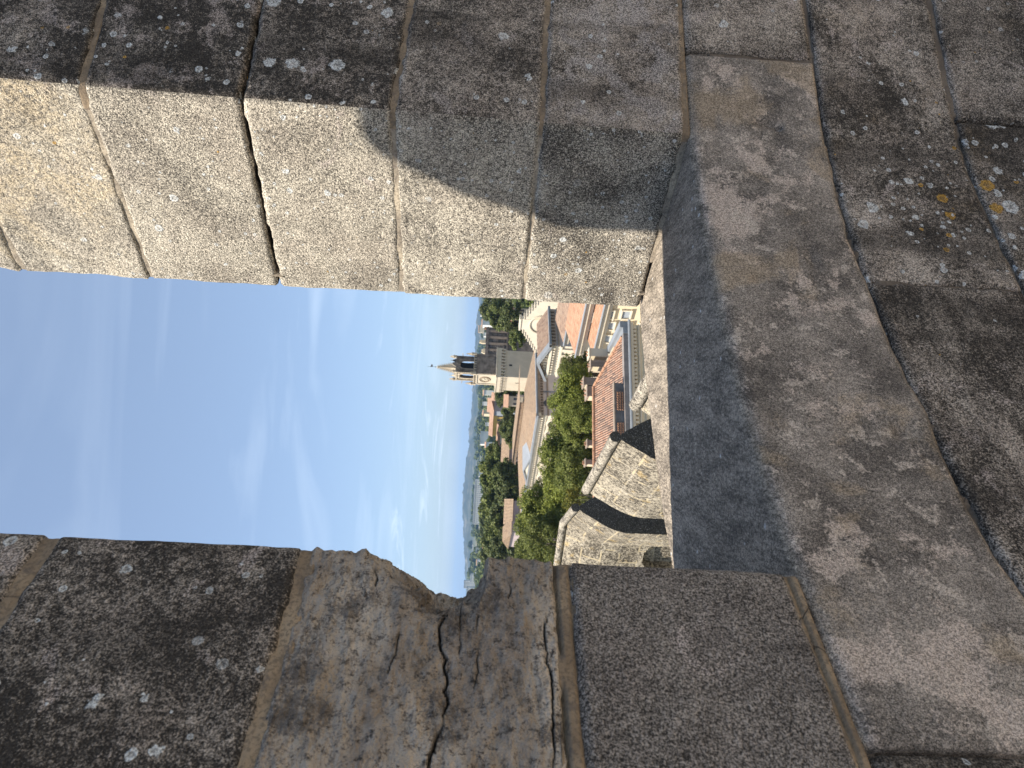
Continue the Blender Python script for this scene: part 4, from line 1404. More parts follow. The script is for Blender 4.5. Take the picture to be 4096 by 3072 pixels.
n_ = int(-sB / .5)
for i in range(n_): mb.box(fp, sB + .1 + i * .5, sB + .36 + i * .5, 0, .38, zA_ - .75, zA_ - .36)
for s_ in (.12, .3, .7, .88): mb.box(fp, sB * s_ - .25, sB * s_ + .25, 0, .2, GZ, zA_ - 1.7)
# relief figures of the pediment
random.seed(3)
for i in range(9):
    u = .14 + .72 * i / 8
    hmax = (zC_ - zA_ - .5) * (1 - abs(u - .5) * 2)
    mb.box(fp, sB * u - .18, sB * u + .18, -.02, .16, zA_ + .05, zA_ + .1 + hmax * .75)
mb.build('entablature', M_white, pb)
mb = MB()
n_ = int(sE / .6)
mb.box(fq, 0, sE, -.02, .18, zA_ - 1.25, zA_ - 1.05)
for i in range(n_): mb.box(fq, .1 + i * .6, .36 + i * .6, -.02, .42, zA_ - .8, zA_ - .2)
mb.build('side_cornice', M_brown_wall, pb)
# great arch
sa, za_ = fp.hitpx(2228, 1440)
mb = MB()
r_ = abs(sB) * .30
k = 14
sm_ = sB * .5
zs_ = zA_ - 2.1 - r_
pts_a = [(sm_ + r_ * math.cos(math.pi * j / k), zs_ + r_ * math.sin(math.pi * j / k)) for j in range(k + 1)]
mb.face([fp.pt(s_, .02, z_) for s_, z_ in pts_a] + [fp.pt(sm_ - r_, .02, GZ + 6), fp.pt(sm_ + r_, .02, GZ + 6)])
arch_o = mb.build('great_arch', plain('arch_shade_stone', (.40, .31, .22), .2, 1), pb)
mb = MB()
for j in range(k):
    a, b = math.pi * j / k, math.pi * (j + 1) / k
    ra, rb = r_, r_ + .35
    A2 = [fp.pt(sm_ + ra * math.cos(a), .45, zs_ + ra * math.sin(a)), fp.pt(sm_ + rb * math.cos(a), .45, zs_ + rb * math.sin(a)), fp.pt(sm_ + rb * math.cos(b), .45, zs_ + rb * math.sin(b)), fp.pt(sm_ + ra * math.cos(b), .45, zs_ + ra * math.sin(b))]
    mb.face(A2)
    mb.face([A2[0], A2[3], fp.pt(sm_ + ra * math.cos(b), 0, zs_ + ra * math.sin(b)), fp.pt(sm_ + ra * math.cos(a), 0, zs_ + ra * math.sin(a))])
mb.build('arch_moulding', M_white, arch_o)
window(pb, fp, sB * .86, zs_ - 1.2, .8, 1.6, M_shut, M_white)

# ------------------------------------------------------------------ crow-stepped gable
G0 = at(2150, 1412, 116)
fs = Frame(G0, -41, -1)
sg = empty('stepped_gable', Vector((G0.x, G0.y, GZ)), 'white crow-stepped gable wall with a round-headed relief', 'gable wall')
mb = MB()
pix = [(2147, 1410), (2090, 1318)]
nst = 8
sA_, zA2 = fs.hitpx(2147, 1410)
sZ_, zZ2 = fs.hitpx(2090, 1318)
sT, _ = fs.hitpx(2088, 1276)
for i in range(nst):
    s_a = sA_ + (sZ_ - sA_) * i / nst
    z_a = zA2 + (zZ2 - zA2) * (i + 1) / nst
    s_b = sA_ + (sZ_ - sA_) * (i + 1) / nst
    mb.box(fs, s_b, s_a, -.7, 0, GZ, z_a - .12)
    mb.box(fs, s_b - .05, s_a + .08, -.85, .12, z_a - .12, z_a)
mb.box(fs, sT, sZ_, -.7, .04, GZ, zZ2 + .35)
mb.box(fs, sT - .1, sZ_ + .1, -.9, .16, zZ2 + .35, zZ2 + .6)
for i in range(nst):
    s_a = sT - (sA_ - sZ_) * i / nst
    s_b = sT - (sA_ - sZ_) * (i + 1) / nst
    z_a = zZ2 + (zA2 - zZ2) * i / nst
    mb.box(fs, s_b, s_a, -.7, 0, GZ, z_a - .12)
    mb.box(fs, s_b - .05, s_a + .08, -.85, .12, z_a - .12, z_a)
mb.build('stepped_wall', M_white, sg)
sr, zr2 = fs.hitpx(2150, 1298)
mb = MB()
k = 14
rr = abs(fs.hitpx(2150, 1330)[0] - sr)
mb.face([fs.pt(sr + rr * math.cos(math.pi * j / k), .03, zr2 - .6 + rr * math.sin(math.pi * j / k)) for j in range(k + 1)])
ro = mb.build('round_relief', M_cream, sg)
mb = MB()
for j in range(k):
    a, b = math.pi * j / k, math.pi * (j + 1) / k
    mb.tube(fs.pt(sr + (rr + .1) * math.cos(a), .1, zr2 - .6 + (rr + .1) * math.sin(a)), fs.pt(sr + (rr + .1) * math.cos(b), .1, zr2 - .6 + (rr + .1) * math.sin(b)), .13, .13, 5)
mb.build('moulding', M_pale, ro)

# ------------------------------------------------------------------ houses to the right, their sunny fronts in a row
def row_house(x, y, Y, x2, y2, label, wall_m, roof_m, pitch, deep, wins, low=14, group=None, ext=0):
    A = at(x, y, Y)
    f = Frame(A, -40, -1)
    s_end, _ = f.hitpx(x2, y2)
    z0 = A.z
    r = empty('town_house', Vector((A.x, A.y, GZ)), label, 'house')
    m = MB()
    m.face([f.pt(-8, 0, GZ), f.pt(s_end, 0, GZ), f.pt(s_end, 0, z0), f.pt(-8, 0, z0)])
    m.face([f.pt(s_end, 0, GZ), f.pt(s_end, -deep, GZ), f.pt(s_end, -deep, z0), f.pt(s_end, -deep / 2, z0 + pitch), f.pt(s_end, 0, z0)])
    m.build('wall', wall_m, r)
    m = MB()
    m.face([f.pt(-8, .5, z0 - .05), f.pt(s_end + .3, .5, z0 - .05), f.pt(s_end + .3, -deep / 2, z0 + pitch), f.pt(-8, -deep / 2, z0 + pitch)])
    m.face([f.pt(-8, -deep - .5, z0 - .05), f.pt(s_end + .3, -deep - .5, z0 - .05), f.pt(s_end + .3, -deep / 2, z0 + pitch), f.pt(-8, -deep / 2, z0 + pitch)])
    m.build('roof', roof_m, r)
    m = MB()
    m.box(f, -8, s_end + .2, 0, .48, z0 - .45, z0 - .08)
    m.box(f, -8, s_end + .2, 0, .25, z0 - .8, z0 - .45)
    m.build('cornice', M_pale, r)
    m = MB(); m.tube(f.pt(-8, .58, z0 - .02), f.pt(s_end + .3, .58, z0 - .02), .09); m.build('gutter', M_zinc, r)
    for (wx0, wx1, wy) in wins:
        s_, z1 = f.hitpx(wx0, wy)
        _, z2 = f.hitpx(wx1, wy)
        window(r, f, s_, z2, .85, z1 - z2, M_shut, M_white)
    return r, f, s_end, z0
row_house(2406, 1246, 60, 2366, 1395, 'cream house with grey shuttered windows, at the foot of the sunlit merlon', M_cream, M_orange_roof, .38, 3.1,
          [(2422, 2455, 1300), (2487, 2522, 1302), (2557, 2592, 1305), (2420, 2452, 1255), (2487, 2520, 1256), (2410, 2440, 1352)])
row_house(2333, 1243, 62, 2294, 1401, 'white house under a smooth orange roof between the portico and the cream house', M_white, M_orange_roof, .75, 6.2,
          [(2344, 2368, 1300), (2346, 2370, 1262)])
row_house(2276, 1241, 68, 2262, 1357, 'low house with a pinkish tiled roof tucked under the portico side', M_white, M_pink_roof, .7, 6, [(2284, 2296, 1330)])

# ------------------------------------------------------------------ near house with the red tile roof
E0 = at(2516, 1485, 48)
fn = Frame(E0, 70, 1)
nh = empty('tiled_house', Vector((E0.x, E0.y, GZ)), 'nearest house below, mottled red tile roof with chimneys and a lattice parapet', 'house')
zg = E0.z
sR, _ = fn.hitpx(2514, 1298)
sL = -16.0
def zn(x, y=1485, back=0.0): return hit(x, y, fn.pt(0, -back, 0), 70).z
z_par = zn(2490, 1485, .3)
mb = MB()
mb.face([fn.pt(sL, 0, GZ), fn.pt(sR, 0, GZ), fn.pt(sR, 0, zg - .1), fn.pt(sL, 0, zg - .1)])
mb.face([fn.pt(sR, 0, GZ), fn.pt(sR, -8, GZ), fn.pt(sR, -8, zg - .1), fn.pt(sR, 0, zg - .1)])
mb.build('wall', M_cream, nh)
mb = MB()
mb.box(fn, sL, sR, 0, .35, zn(2533) , zg - .12)
mb.box(fn, sL, sR, 0, .12, zn(2562), zn(2556))
mb.box(fn, sL, sR, 0, .10, zn(2582), zn(2578))
for i in range(int((sR - sL) / .28)):
    mb.box(fn, sL + i * .28, sL + .16 + i * .28, 0, .26, zn(2546), zn(2535))
mb.build('cornice', M_pale, nh)
mb = MB()
mb.tube(fn.pt(sL, .42, zg), fn.pt(sR + .15, .42, zg), .10)
mb.build('gutter', M_zinc, nh)
mb = MB(); mb.box(fn, sL, sR, -.30, .22, zg - .1, z_par); mb.build('parapet', plain('parapet_grey_render', (.25, .22, .20), .25, 1.5, dirt_dark=.6), nh)
# roof with a hip at the right end
Rg = at(2377, 1600, 51.6)
dR = -(Vector((Rg.x, Rg.y, 0)) - fn.P).dot(fn.o)
s_hip, _ = Frame(fn.pt(0, -dR, 0), 70, 1).hitpx(2380, 1545)
se, _ = fn.hitpx(2488, 1340)
mb = MB()
z_ev = z_par - .06
mb.face([fn.pt(sL, -.28, z_ev), fn.pt(se, -.28, z_ev), fn.pt(s_hip, -dR, Rg.z), fn.pt(sL, -dR, Rg.z)])
mb.face([fn.pt(se, -.28, z_ev), fn.pt(se, -2 * dR, z_ev), fn.pt(s_hip, -dR, Rg.z)])
mb.face([fn.pt(sL, -dR, Rg.z), fn.pt(s_hip, -dR, Rg.z), fn.pt(se, -2 * dR, z_ev), fn.pt(sL, -2 * dR, z_ev)])
mb.build('roof', M_red_roof, nh)
mb = MB()
for i in range(24):
    a = sL + (s_hip - sL) * i / 24
    mb.tube(fn.pt(a, -dR, Rg.z + .03), fn.pt(a + (s_hip - sL) / 24 * .96, -dR, Rg.z + .05), .13, .11, 7)
for i in range(10):
    p, q = fn.pt(se, -.28, z_ev + .03), fn.pt(s_hip, -dR, Rg.z + .03)
    mb.tube(p.lerp(q, i / 10), p.lerp(q, (i + .96) / 10), .12, .10, 7)
mb.build('ridge_tiles', M_terra, nh)
# zinc flashing at the right end
mb = MB()
mb.box(fn, se + .05, sR + .1, -3.0, .25, z_par - .5, z_par + .02)
mb.box(fn, sR - .35, sR + .12, -4.5, .25, z_par + .02, z_par + .22)
mb.build('flashing', M_zinc, nh)
# parapet with terracotta lattice on the left
s_l0, _ = fn.hitpx(2475, 1531)
zl1, zl0 = zn(2463, 1620, .1), z_par + .0
mb = MB(); mb.box(fn, sL, s_l0, -.35, -.05, zl0 - .3, zl1 + .05); mb.build('lattice_wall', M_backing, nh)  # dark sheet stands in for the recess behind the lattice
mb = MB(); mb.box(fn, sL, s_l0 + .05, -.42, .02, zl1 + .05, zl1 + .13); mb.build('lattice_coping', M_brown_wall, nh)
for (ya, yb) in ((1567, 1642), (1690, 1762), (1815, 1890)):
    sa_, _ = fn.hitpx(2480, ya); sb_, _ = fn.hitpx(2480, yb)
    mb = MB()
    nn_ = 8
    for i in range(nn_):
        for j in range(3):
            s_ = sb_ + (sa_ - sb_) * (i + .5) / nn_
            z_ = zl0 + .03 + (zl1 - zl0 - .06) * (j + .5) / 3
            w_ = abs(sa_ - sb_) / nn_
            mb.tube(fn.pt(s_ - w_ * .36, .02, z_ - .05), fn.pt(s_, .02, z_ + .05), .035, .045, 5)
            mb.tube(fn.pt(s_, .02, z_ + .05), fn.pt(s_ + w_ * .36, .02, z_ - .05), .045, .035, 5)
    mb.build('terracotta_lattice', M_terra, nh)
# chimneys along the ridge
for (x0, x1, ya, yb, dpt, mt) in ((2352, 2402, 1543, 1586, 1.0, 0), (2338, 2380, 1508, 1540, .8, 0), (2366, 2412, 1440, 1468, .9, 0), (2360, 2400, 1392, 1425, .8, 1), (2352, 2380, 1760, 1782, .6, 0), (2345, 2378, 1838, 1858, .6, 0)):
    fc = Frame(fn.pt(0, -dR - .15, 0), 70, 1)
    sa_, zt2 = fc.hitpx(x0, ya)
    sb_, zb2 = fc.hitpx(x1, yb)
    mb = MB()
    mb.box(fc, sb_, sa_, -dpt, 0, min(zb2, Rg.z) - .6, zt2)
    mb.box(fc, sb_ - .08, sa_ + .08, -dpt - .08, .08, zt2, zt2 + .08)
    ch = mb.build('chimney', M_pale if mt else M_brown_wall, nh)
    mb = MB(); mb.box(fc, sb_ - .015, sb_ + .0, -dpt, -.0, min(zb2, Rg.z) - .5, zt2 - .01); mb.build('lit_side_sheet', M_cream, ch)  # brown body, cream sheet: shaded front and sunlit side put into the colour
    for q in range(2):
        mb = MB()
        s_ = sb_ + (sa_ - sb_) * (.3 + .4 * q)
        mb.tube(fc.pt(s_, -dpt / 2, zt2 + .08), fc.pt(s_, -dpt / 2, zt2 + .22), .07, .06, 8)
        mb.build('chimney_pot', M_terra, ch)

# ------------------------------------------------------------------ houses in the middle distance
def block_house(x0, y0, x1, y1, Y, hdg, side, label, wall_m, roof_m, rows=0, cols=0, roof_rise=1.2, deep=9, name='town_house', cat='house', group=None, win_m=None, xr=None):
    """front spans picture columns y0 (right) to y1 (left), from eave x0; ground below"""
    A = at(x0, y0, Y)
    f = Frame(A, hdg, side)
    s1, _ = f.hitpx(x1, y1)
    z0 = A.z
    a, b = min(0, s1), max(0, s1)
    r = empty(name, Vector((A.x, A.y, GZ)), label, cat, group)
    m = MB(); m.box(f, a, b, -deep, 0, GZ, z0); m.build('wall', wall_m, r)
    m = MB()
    if roof_rise > 0:
        e = .4
        q = [f.pt(a - e, e, z0 - .05), f.pt(b + e, e, z0 - .05), f.pt(b + e, -deep - e, z0 - .05), f.pt(a - e, -deep - e, z0 - .05)]
        r1, r2 = f.pt(a - e, -deep / 2, z0 + roof_rise), f.pt(b + e, -deep / 2, z0 + roof_rise)
        m.face([q[0], q[1], r2, r1]); m.face([q[2], q[3], r1, r2]); m.face([q[1], q[2], r2]); m.face([q[3], q[0], r1])
    else:
        m.box(f, a - .15, b + .15, -deep - .15, .15, z0 + .003, z0 + .4)
    m.build('roof', roof_m, r)
    if rows:
        w = (b - a) / cols
        for i in range(cols):
            for j in range(rows):
                z_ = z0 - 1.2 - 3.0 * (j + 1) + 1.4
                window(r, f, a + w * (i + .5), z_, min(1.1, w * .45), 1.5, win_m or M_glass, None, .05)
    return r
block_house(1976, 1600, 1972, 1742, 215, 92, 1, 'ochre apartment house with rows of small windows behind the opera roof', M_ochre, M_far_roof, 3, 8, 1.0)
block_house(2007, 1716, 2006, 1786, 190, 100, 1, 'rose-grey house with dark windows below the ochre house', M_rose, M_far_roof, 3, 6, 1.2)
block_house(1998, 1786, 1994, 1856, 186, -50, -1, 'bright white house stepped between red roofs', M_farwhite, M_far_roof, 2, 4, .8)
block_house(2038, 1762, 2037, 1846, 165, 85, 1, 'low house with a broad brown roof just behind the opera roof', M_rose, M_tan_roof, 1, 3, 1.6)
block_house(2052, 2003, 2056, 2092, 150, 80, 1, 'long brown-roofed house behind the opera, with a shaded wall', M_rose, M_tan_roof, 1, 4, 1.6)
block_house(1982, 1576, 1982, 1598, 200, 90, 1, 'small house with a lilac-grey wall beside the clock tower', M_rose, M_far_roof, 0, 0, 1.0)
block_house(1966, 1598, 1968, 1646, 232, 90, 1, 'house showing only an orange roof behind the ochre house', M_rose, M_far_roof, 0, 0, 1.2)
block_house(2034, 1585, 2036, 1625, 178, 90, 1, 'pale house with a terracotta roof at the foot of the tower', M_pale, M_far_roof, 1, 2, 1.0)
block_house(2052, 1232, 2056, 1276, 180, 80, 1, 'white house among the trees between palace front and sunlit merlon', M_white, M_far_roof, 1, 3, 1.0)
block_house(1975, 1645, 1973, 1662, 205, -60, -1, 'narrow pale blue-grey house at the end of the ochre front', M_shut, M_far_roof, 0, 0, .6)
block_house(2045, 2085, 2052, 2130, 140, 60, 1, 'small house gable beyond the plane trees, next to the long brown-roofed house', M_rose, M_tan_roof, 1, 1, 1.4)
block_house(1998, 2136, 1998, 2150, 175, 80, 1, 'tiny house with a terracotta gable among the dark trees by the broken merlon', M_orange_roof, M_far_roof, 0, 0, .8)
# far white houses and blocks scattered over the plain
far = [(1924, 1724, 1924, 1776, 900, 'long low white hall in the plain over the ochre house'), (1936, 1560, 1936, 1580, 700, 'white house level with the clock face, just clear of the tower'),
       (1932, 1606, 1932, 1622, 800, 'small white house above the ochre house'), (1934, 1640, 1934, 1655, 620, 'white cube house on the plain over the ochre roof'),
       (1946, 1690, 1946, 1704, 560, 'tiny white house between the long hall and the tower'), (1944, 1770, 1944, 1790, 520, 'pair-gabled white house under the long hall'),
       (1918, 1850, 1917, 1905, 1200, 'cream terrace on the plain above the dense trees'), (1926, 1880, 1926, 1890, 800, 'single pale house above the dense trees'),
       (1922, 1245, 1922, 1262, 900, 'white house in the plain touching the sunlit merlon\'s edge'), (1930, 1275, 1930, 1300, 800, 'pale house on the plain over the palace front'),
       (1936, 1330, 1936, 1345, 620, 'small cream house behind the palace chimneys'), (1916, 1300, 1916, 1330, 1500, 'far white row right under the hills over the palace front'),
       (1905, 2190, 1905, 2215, 1300, 'white house on the plain beyond the end of the hospital slab'), (1908, 2240, 1907, 2262, 1100, 'pale house on the plain near the broken merlon\'s edge'),
       (1903, 2275, 1902, 2296, 1200, 'pale house seen just inside the broken notch'), (1937, 2160, 1936, 2190, 420, 'red-roofed row between the dark trees and the hospital slab')]
for i, (x0, y0, x1, y1, Y, lb) in enumerate(far):
    block_house(x0, y0, x1, y1, Y, 88 if i % 3 else 75, 1, lb, M_farwhite if i % 4 != 3 else M_cream, M_far_roof if i % 2 else M_fargrey, 0, 0, .9 if i % 2 else 0, 10, 'far_house', 'house', 'white houses scattered over the plain')
def slab(x0, y0, x1, y1, Y, floors, cols, label, name='apartment_block'):
    A = at(x0, y0, Y)
    f = Frame(A, 90, 1)
    s1, _ = f.hitpx(x1, y1)
    b = s1
    a, b = min(0, b), max(0, b)
    zb = GZ - 5
    r = empty(name, Vector((A.x, A.y, zb)), label, 'building')
    m = MB(); m.box(f, a, b, -14, 0, zb, A.z); m.build('wall', M_farwhite, r)
    m = MB()
    hgt = A.z - zb
    for j in range(floors):
        z1 = A.z - hgt * (j + .25) / floors
        m.box(f, a + .5, b - .5, -.1, .4, z1 - hgt / floors * .5, z1)
    o = m.build('window_band', M_fargrey, r)
    m = MB()
    for i in range(cols + 1):
        s = a + (b - a) * i / cols
        m.box(f, s - .6, s + .6, -.1, .9, zb, A.z + .5)
    m.build('pier', M_farwhite, r)
    m = MB(); m.box(f, a - .6, b + .6, -14.5, 1.2, A.z + .01, A.z + 1.3); m.build('roof', M_fargrey, r)
slab(1903, 1920, 1895, 2095, 1250, 7, 22, 'very long grey hospital slab on the plain above the dense trees', 'hospital_block')
slab(1858, 2325, 1857, 2352, 1900, 12, 5, 'tall grey tower block in the gap of the broken notch')
slab(1870, 2352, 1869, 2378, 1700, 9, 5, 'pale tower block at the inner end of the broken notch')
slab(1884, 2300, 1883, 2328, 1500, 6, 5, 'lower grey block at the edge of the broken notch')

# ------------------------------------------------------------------ hills, plain
def terrain(name, prof_px, Y, zbase, depth_front, mat, rough, seed, label=None):
    """a ridge line given by where its crest is seen, with slopes before and behind it"""
    crest = [at(x, y, Y) for x, y in prof_px]
    V, F = [], []
    n, m = 150, 26
    for i in range(n + 1):
        u = i / n * (len(crest) - 1)
        k = min(int(u), len(crest) - 2)
        c = crest[k].lerp(crest[k + 1], u - k)
        for j in range(m + 1):
            w = j / m
            if w < .7:
                q = w / .7
                yy = c.y - depth_front * (1 - q)
                z = zbase + (c.z - zbase) * (q ** 1.5)
            else:
                q = (w - .7) / .3
                yy = c.y + depth_front * .5 * q
                z = c.z + (zbase - c.z) * q ** 1.3
            xx = c.x * yy / c.y
            s = Vector((xx / rough * 4, yy / rough * 4, seed))
            env = math.sin(min(1, w / .7) * math.pi * .5) if w < .7 else 1 - (w - .7) / .3
            z += rough * .05 * env * (noise.noise(s) + .6 * noise.noise(s * 2.3) + .35 * noise.noise(s * 5.1))
            V.append((xx, yy, z))
    for i in range(n):
        for j in range(m):
            F.append((i * (m + 1) + j, (i + 1) * (m + 1) + j, (i + 1) * (m + 1) + j + 1, i * (m + 1) + j + 1))
    o = mesh_obj(name, V, F, mat, None, True)
    tag(o, kind='structure')
    return o
def hill_mat():
    t = NT('scrub_hillside')
    u = t.vec()
    a = t.noise(u, .004, 6, .65)
    b = t.noise(u, .03, 5, .6)
    c = t.mix(t.ramp(a, .35, .65), (.030, .042, .030), (.065, .070, .050))
    c = t.mix(t.math('MULTIPLY', t.ramp(t.math('ADD', t.math('MULTIPLY', a, .5), t.math('MULTIPLY', b, .6)), .60, .68), .7), c, (.42, .36, .28))
    c = t.mix(t.math('MULTIPLY', t.ramp(b, .5, .62), .5), c, (.025, .035, .02))
    return t.done(c)
M_hill = hill_mat()
terrain('hills', [(1926, 980), (1914, 1225), (1903, 1360), (1901, 1450), (1889, 1580), (1888, 1640), (1880, 1700), (1874, 1790), (1868, 1820), (1857, 1930), (1850, 2010), (1854, 2090), (1856, 2200), (1862, 2290), (1868, 2370), (1866, 2500), (1860, 2700)], 5200, -40, 2600, M_hill, 420, 3.0)
def ground_mat():
    t = NT('plain_ground')
    u = t.vec()
    a = t.noise(u, .012, 6, .65)
    b = t.noise(u, .09, 5, .6)
    c = t.mix(t.ramp(a, .38, .6), (.045, .065, .03), (.16, .145, .09))
    c = t.mix(t.math('MULTIPLY', t.ramp(b, .48, .6), .7), c, (.035, .05, .022))
    return t.done(c)
gm = mesh_obj('ground', [(-9000, -60, GZ - .5), (9000, -60, GZ - .5), (9000, 14000, GZ - 12), (-9000, 14000, GZ - 12)], [(0, 1, 2, 3)], ground_mat())
tag(gm, kind='structure')
sq_m = mesh_obj('square', [(-90, 5, GZ), (90, 5, GZ), (110, 240, GZ), (-110, 240, GZ)], [(0, 1, 2, 3)], flat_mat('paving', (.30, .27, .23), (.42, .38, .32), .5))
tag(sq_m, kind='structure')

# ------------------------------------------------------------------ trees
def leaf_mat(name, a, b, c3, trans=.25):
    t = NT(name)
    geo = t.n.new('ShaderNodeNewGeometry')
    r = geo.outputs['Random Per Island']
    c = t.mix(t.ramp(r, 0, .6, 0, 1, False), a, b)
    c = t.mix(t.ramp(r, .72, 1, 0, 1, False), c, c3)
    clump = t.noise(t.vec(), .55, 3, .6)
    c = t.mix(t.math('MULTIPLY', t.ramp(clump, .42, .66), .35), c, c3)
    oi = t.n.new('ShaderNodeObjectInfo')
    br = t.ramp(oi.outputs['Random'], 0, 1, .66, 1.08, False)
    cb = t.n.new('ShaderNodeCombineXYZ')
    t.l.new(br, cb.inputs[0]); t.l.new(br, cb.inputs[1]); t.l.new(t.math('MULTIPLY', br, t.ramp(oi.outputs['Random'], 0, 1, 1.25, .85, False)), cb.inputs[2])
    c = t.mix(1.0, c, cb.outputs[0], 'MULTIPLY')
    t.done(c)
    t.b.inputs['Roughness'].default_value = .6
    tr = t.n.new('ShaderNodeBsdfTranslucent')
    t.put(tr.inputs[0], c)
    ms = t.n.new('ShaderNodeMixShader')
    ms.inputs[0].default_value = trans
    t.l.new(t.b.outputs[0], ms.inputs[1]); t.l.new(tr.outputs[0], ms.inputs[2])
    t.l.new(ms.outputs[0], t.out.inputs[0])
    return t.m
M_leaf = leaf_mat('plane_leaves', (.125, .155, .028), (.195, .225, .042), (.29, .30, .07), .3)
M_leaf2 = leaf_mat('dark_leaves', (.075, .102, .026), (.115, .140, .040), (.18, .19, .06), .25)
M_leaf3 = leaf_mat('yellow_leaves', (.13, .13, .02), (.20, .18, .03), (.10, .12, .03), .3)
M_bark = flat_mat('bark', (.09, .075, .06), (.18, .16, .13), 2.0)

def crown_mesh(name, rx, rz, nleaf, size, seed, mat, nclump=46):
    rng = np.random.default_rng(seed)
    cl = []
    while len(cl) < nclump:
        d = rng.normal(size=3); d /= np.linalg.norm(d)
        r = rng.uniform(.45, 1.0) ** .6
        p = d * r * np.array([rx, rx, rz])
        if d[2] < -.75: continue
        cl.append((p, rng.uniform(.16, .34) * rx))
    per = nleaf // nclump
    P, N = [], []
    for p, cr in cl:
        d = rng.normal(size=(per, 3)); d /= np.linalg.norm(d, axis=1, keepdims=True)
        rr = cr * rng.uniform(.35, 1.0, size=(per, 1)) ** .5
        P.append(p + d * rr * np.array([1, 1, .75]))
        N.append(d * .6 + rng.normal(size=(per, 3)) * .55 + np.array([0, 0, .5]))
    P, N = np.concatenate(P), np.concatenate(N)
    N /= np.linalg.norm(N, axis=1, keepdims=True)
    k = len(P)
    a = np.cross(N, rng.normal(size=(k, 3))); a /= np.linalg.norm(a, axis=1, keepdims=True)
    b = np.cross(N, a)
    s = size * rng.uniform(.55, 1.25, size=(k, 1))
    V = np.stack([P - a * s * .5, P + b * s * .38 + N * s * .08, P + a * s * .5, P - b * s * .38 + N * s * .08], 1).reshape(-1, 3)
    me = bpy.data.meshes.new(name)
    me.vertices.add(4 * k); me.vertices.foreach_set('co', V.astype('f').ravel())
    me.loops.add(4 * k); me.loops.foreach_set('vertex_index', np.arange(4 * k, dtype='i'))
    me.polygons.add(k); me.polygons.foreach_set('loop_start', np.arange(0, 4 * k, 4, dtype='i')); me.polygons.foreach_set('loop_total', np.full(k, 4, dtype='i'))
    me.materials.append(mat)
    me.update(); me.validate()
    return me, cl
def trunk_mesh(h, r, clumps, czero, seed):
    m = MB()
    rnd = random.Random(seed)
    fork = Vector((rnd.uniform(-.3, .3), rnd.uniform(-.3, .3), czero * .62))
    m.tube((0, 0, 0), fork, r, r * .7, 9)
    for p, cr in clumps[:11]:
        e = Vector((p[0] * .8, p[1] * .8, czero + p[2] * .8))
        mid = fork.lerp(e, .5) + Vector((0, 0, .08 * czero))
        m.tube(fork, mid, r * .45, r * .28, 6)
        m.tube(mid, e, r * .28, r * .08, 5)
    return m
_tree_lib = {}
def tree_kind(kind, rx, rz, nleaf, size, seed, mat, nclump=46):
    me, cl = crown_mesh('crown_' + kind, rx, rz, nleaf, size, seed, mat, nclump)
    _tree_lib[kind] = (me, cl, rx, rz)
tree_kind('plane_a', 4.0, 3.4, 26000, .25, 1, M_leaf, 84)
tree_kind('plane_b', 4.0, 3.8, 26000, .25, 2, M_leaf, 76)
tree_kind('oak_a', 4.0, 3.6, 6500, .55, 3, M_leaf2, 50)
tree_kind('oak_b', 4.0, 4.2, 6500, .55, 4, M_leaf2, 44)
tree_kind('far_a', 4.0, 3.6, 1500, 1.0, 5, M_leaf2, 30)
tree_kind('yellow', 4.0, 3.4, 3000, .5, 6, M_leaf3, 30)
_trunks = {}
def tree(kind, x, y, Y, r, label, group, name='plane_tree', rot=0.0):
    """crown centred where (x, y) is seen at distance Y, radius r metres"""
    me, cl, rx, rz = _tree_lib[kind]
    c = at(x, y, Y)
    k = r / rx
    root = empty(name, Vector((c.x, c.y, GZ)), label, 'tree', group, rot)
    o = bpy.data.objects.new('crown', me)
    COL.objects.link(o); o.parent = root
    o.location = (0, 0, c.z - GZ)
    o.scale = (k, k, k)
    key = (kind, round(c.z), round(r))
    t = trunk_mesh(c.z - GZ, .10 * r, [(p * k, q) for p, q in cl], c.z - GZ, hash(key) % 999)
    to = t.build('trunk', M_bark, None)
    to.parent = root
    return root
g1 = 'plane trees on the square in front of the opera house'
tree('plane_a', 2300, 1600, 74, 3.1, 'plane tree in front of the shaded opera side with its window relief', g1, rot=.4)
tree('plane_b', 2325, 1490, 78, 2.5, 'plane tree before the great arch of the theatre front', g1, rot=2.1)
tree('plane_b', 2345, 1690, 70, 2.5, 'plane tree whose lower crown touches the red tile roof', g1, rot=3.3)
tree('plane_a', 2290, 1750, 78, 3.0, 'plane tree at the opera corner where the sunny arcade begins', g1, rot=5.0)
tree('plane_b', 2272, 1850, 76, 3.2, 'plane tree under the dormer pediment', g1, rot=1.0)
tree('plane_a', 2320, 1900, 70, 3.0, 'plane tree just behind the roll of the middle outer merlon', g1, rot=2.5)
tree('plane_a', 2268, 1945, 76, 3.0, 'plane tree before the sunny arcade beyond the dormer pediment', g1, rot=3.9)
tree('plane_b', 2190, 2050, 84, 3.6, 'plane tree hiding the far end of the sunny opera front', g1, rot=.2)
tree('plane_a', 2160, 2145, 84, 3.6, 'plane tree above the bent outer merlon', g1, rot=4.4)
tree('plane_b', 2215, 2170, 74, 3.2, 'plane tree low over the roll of the bent outer merlon', g1, rot=1.7)
tree('plane_a', 2150, 2235, 82, 3.2, 'plane tree touching the edge of the broken merlon', g1, rot=2.9)
tree('yellow', 2300, 2003, 62, 1.2, 'small yellowish tree in the gap between the middle and the bent outer merlons', None, 'young_tree')
g2 = 'dark trees on the rise behind the opera house'
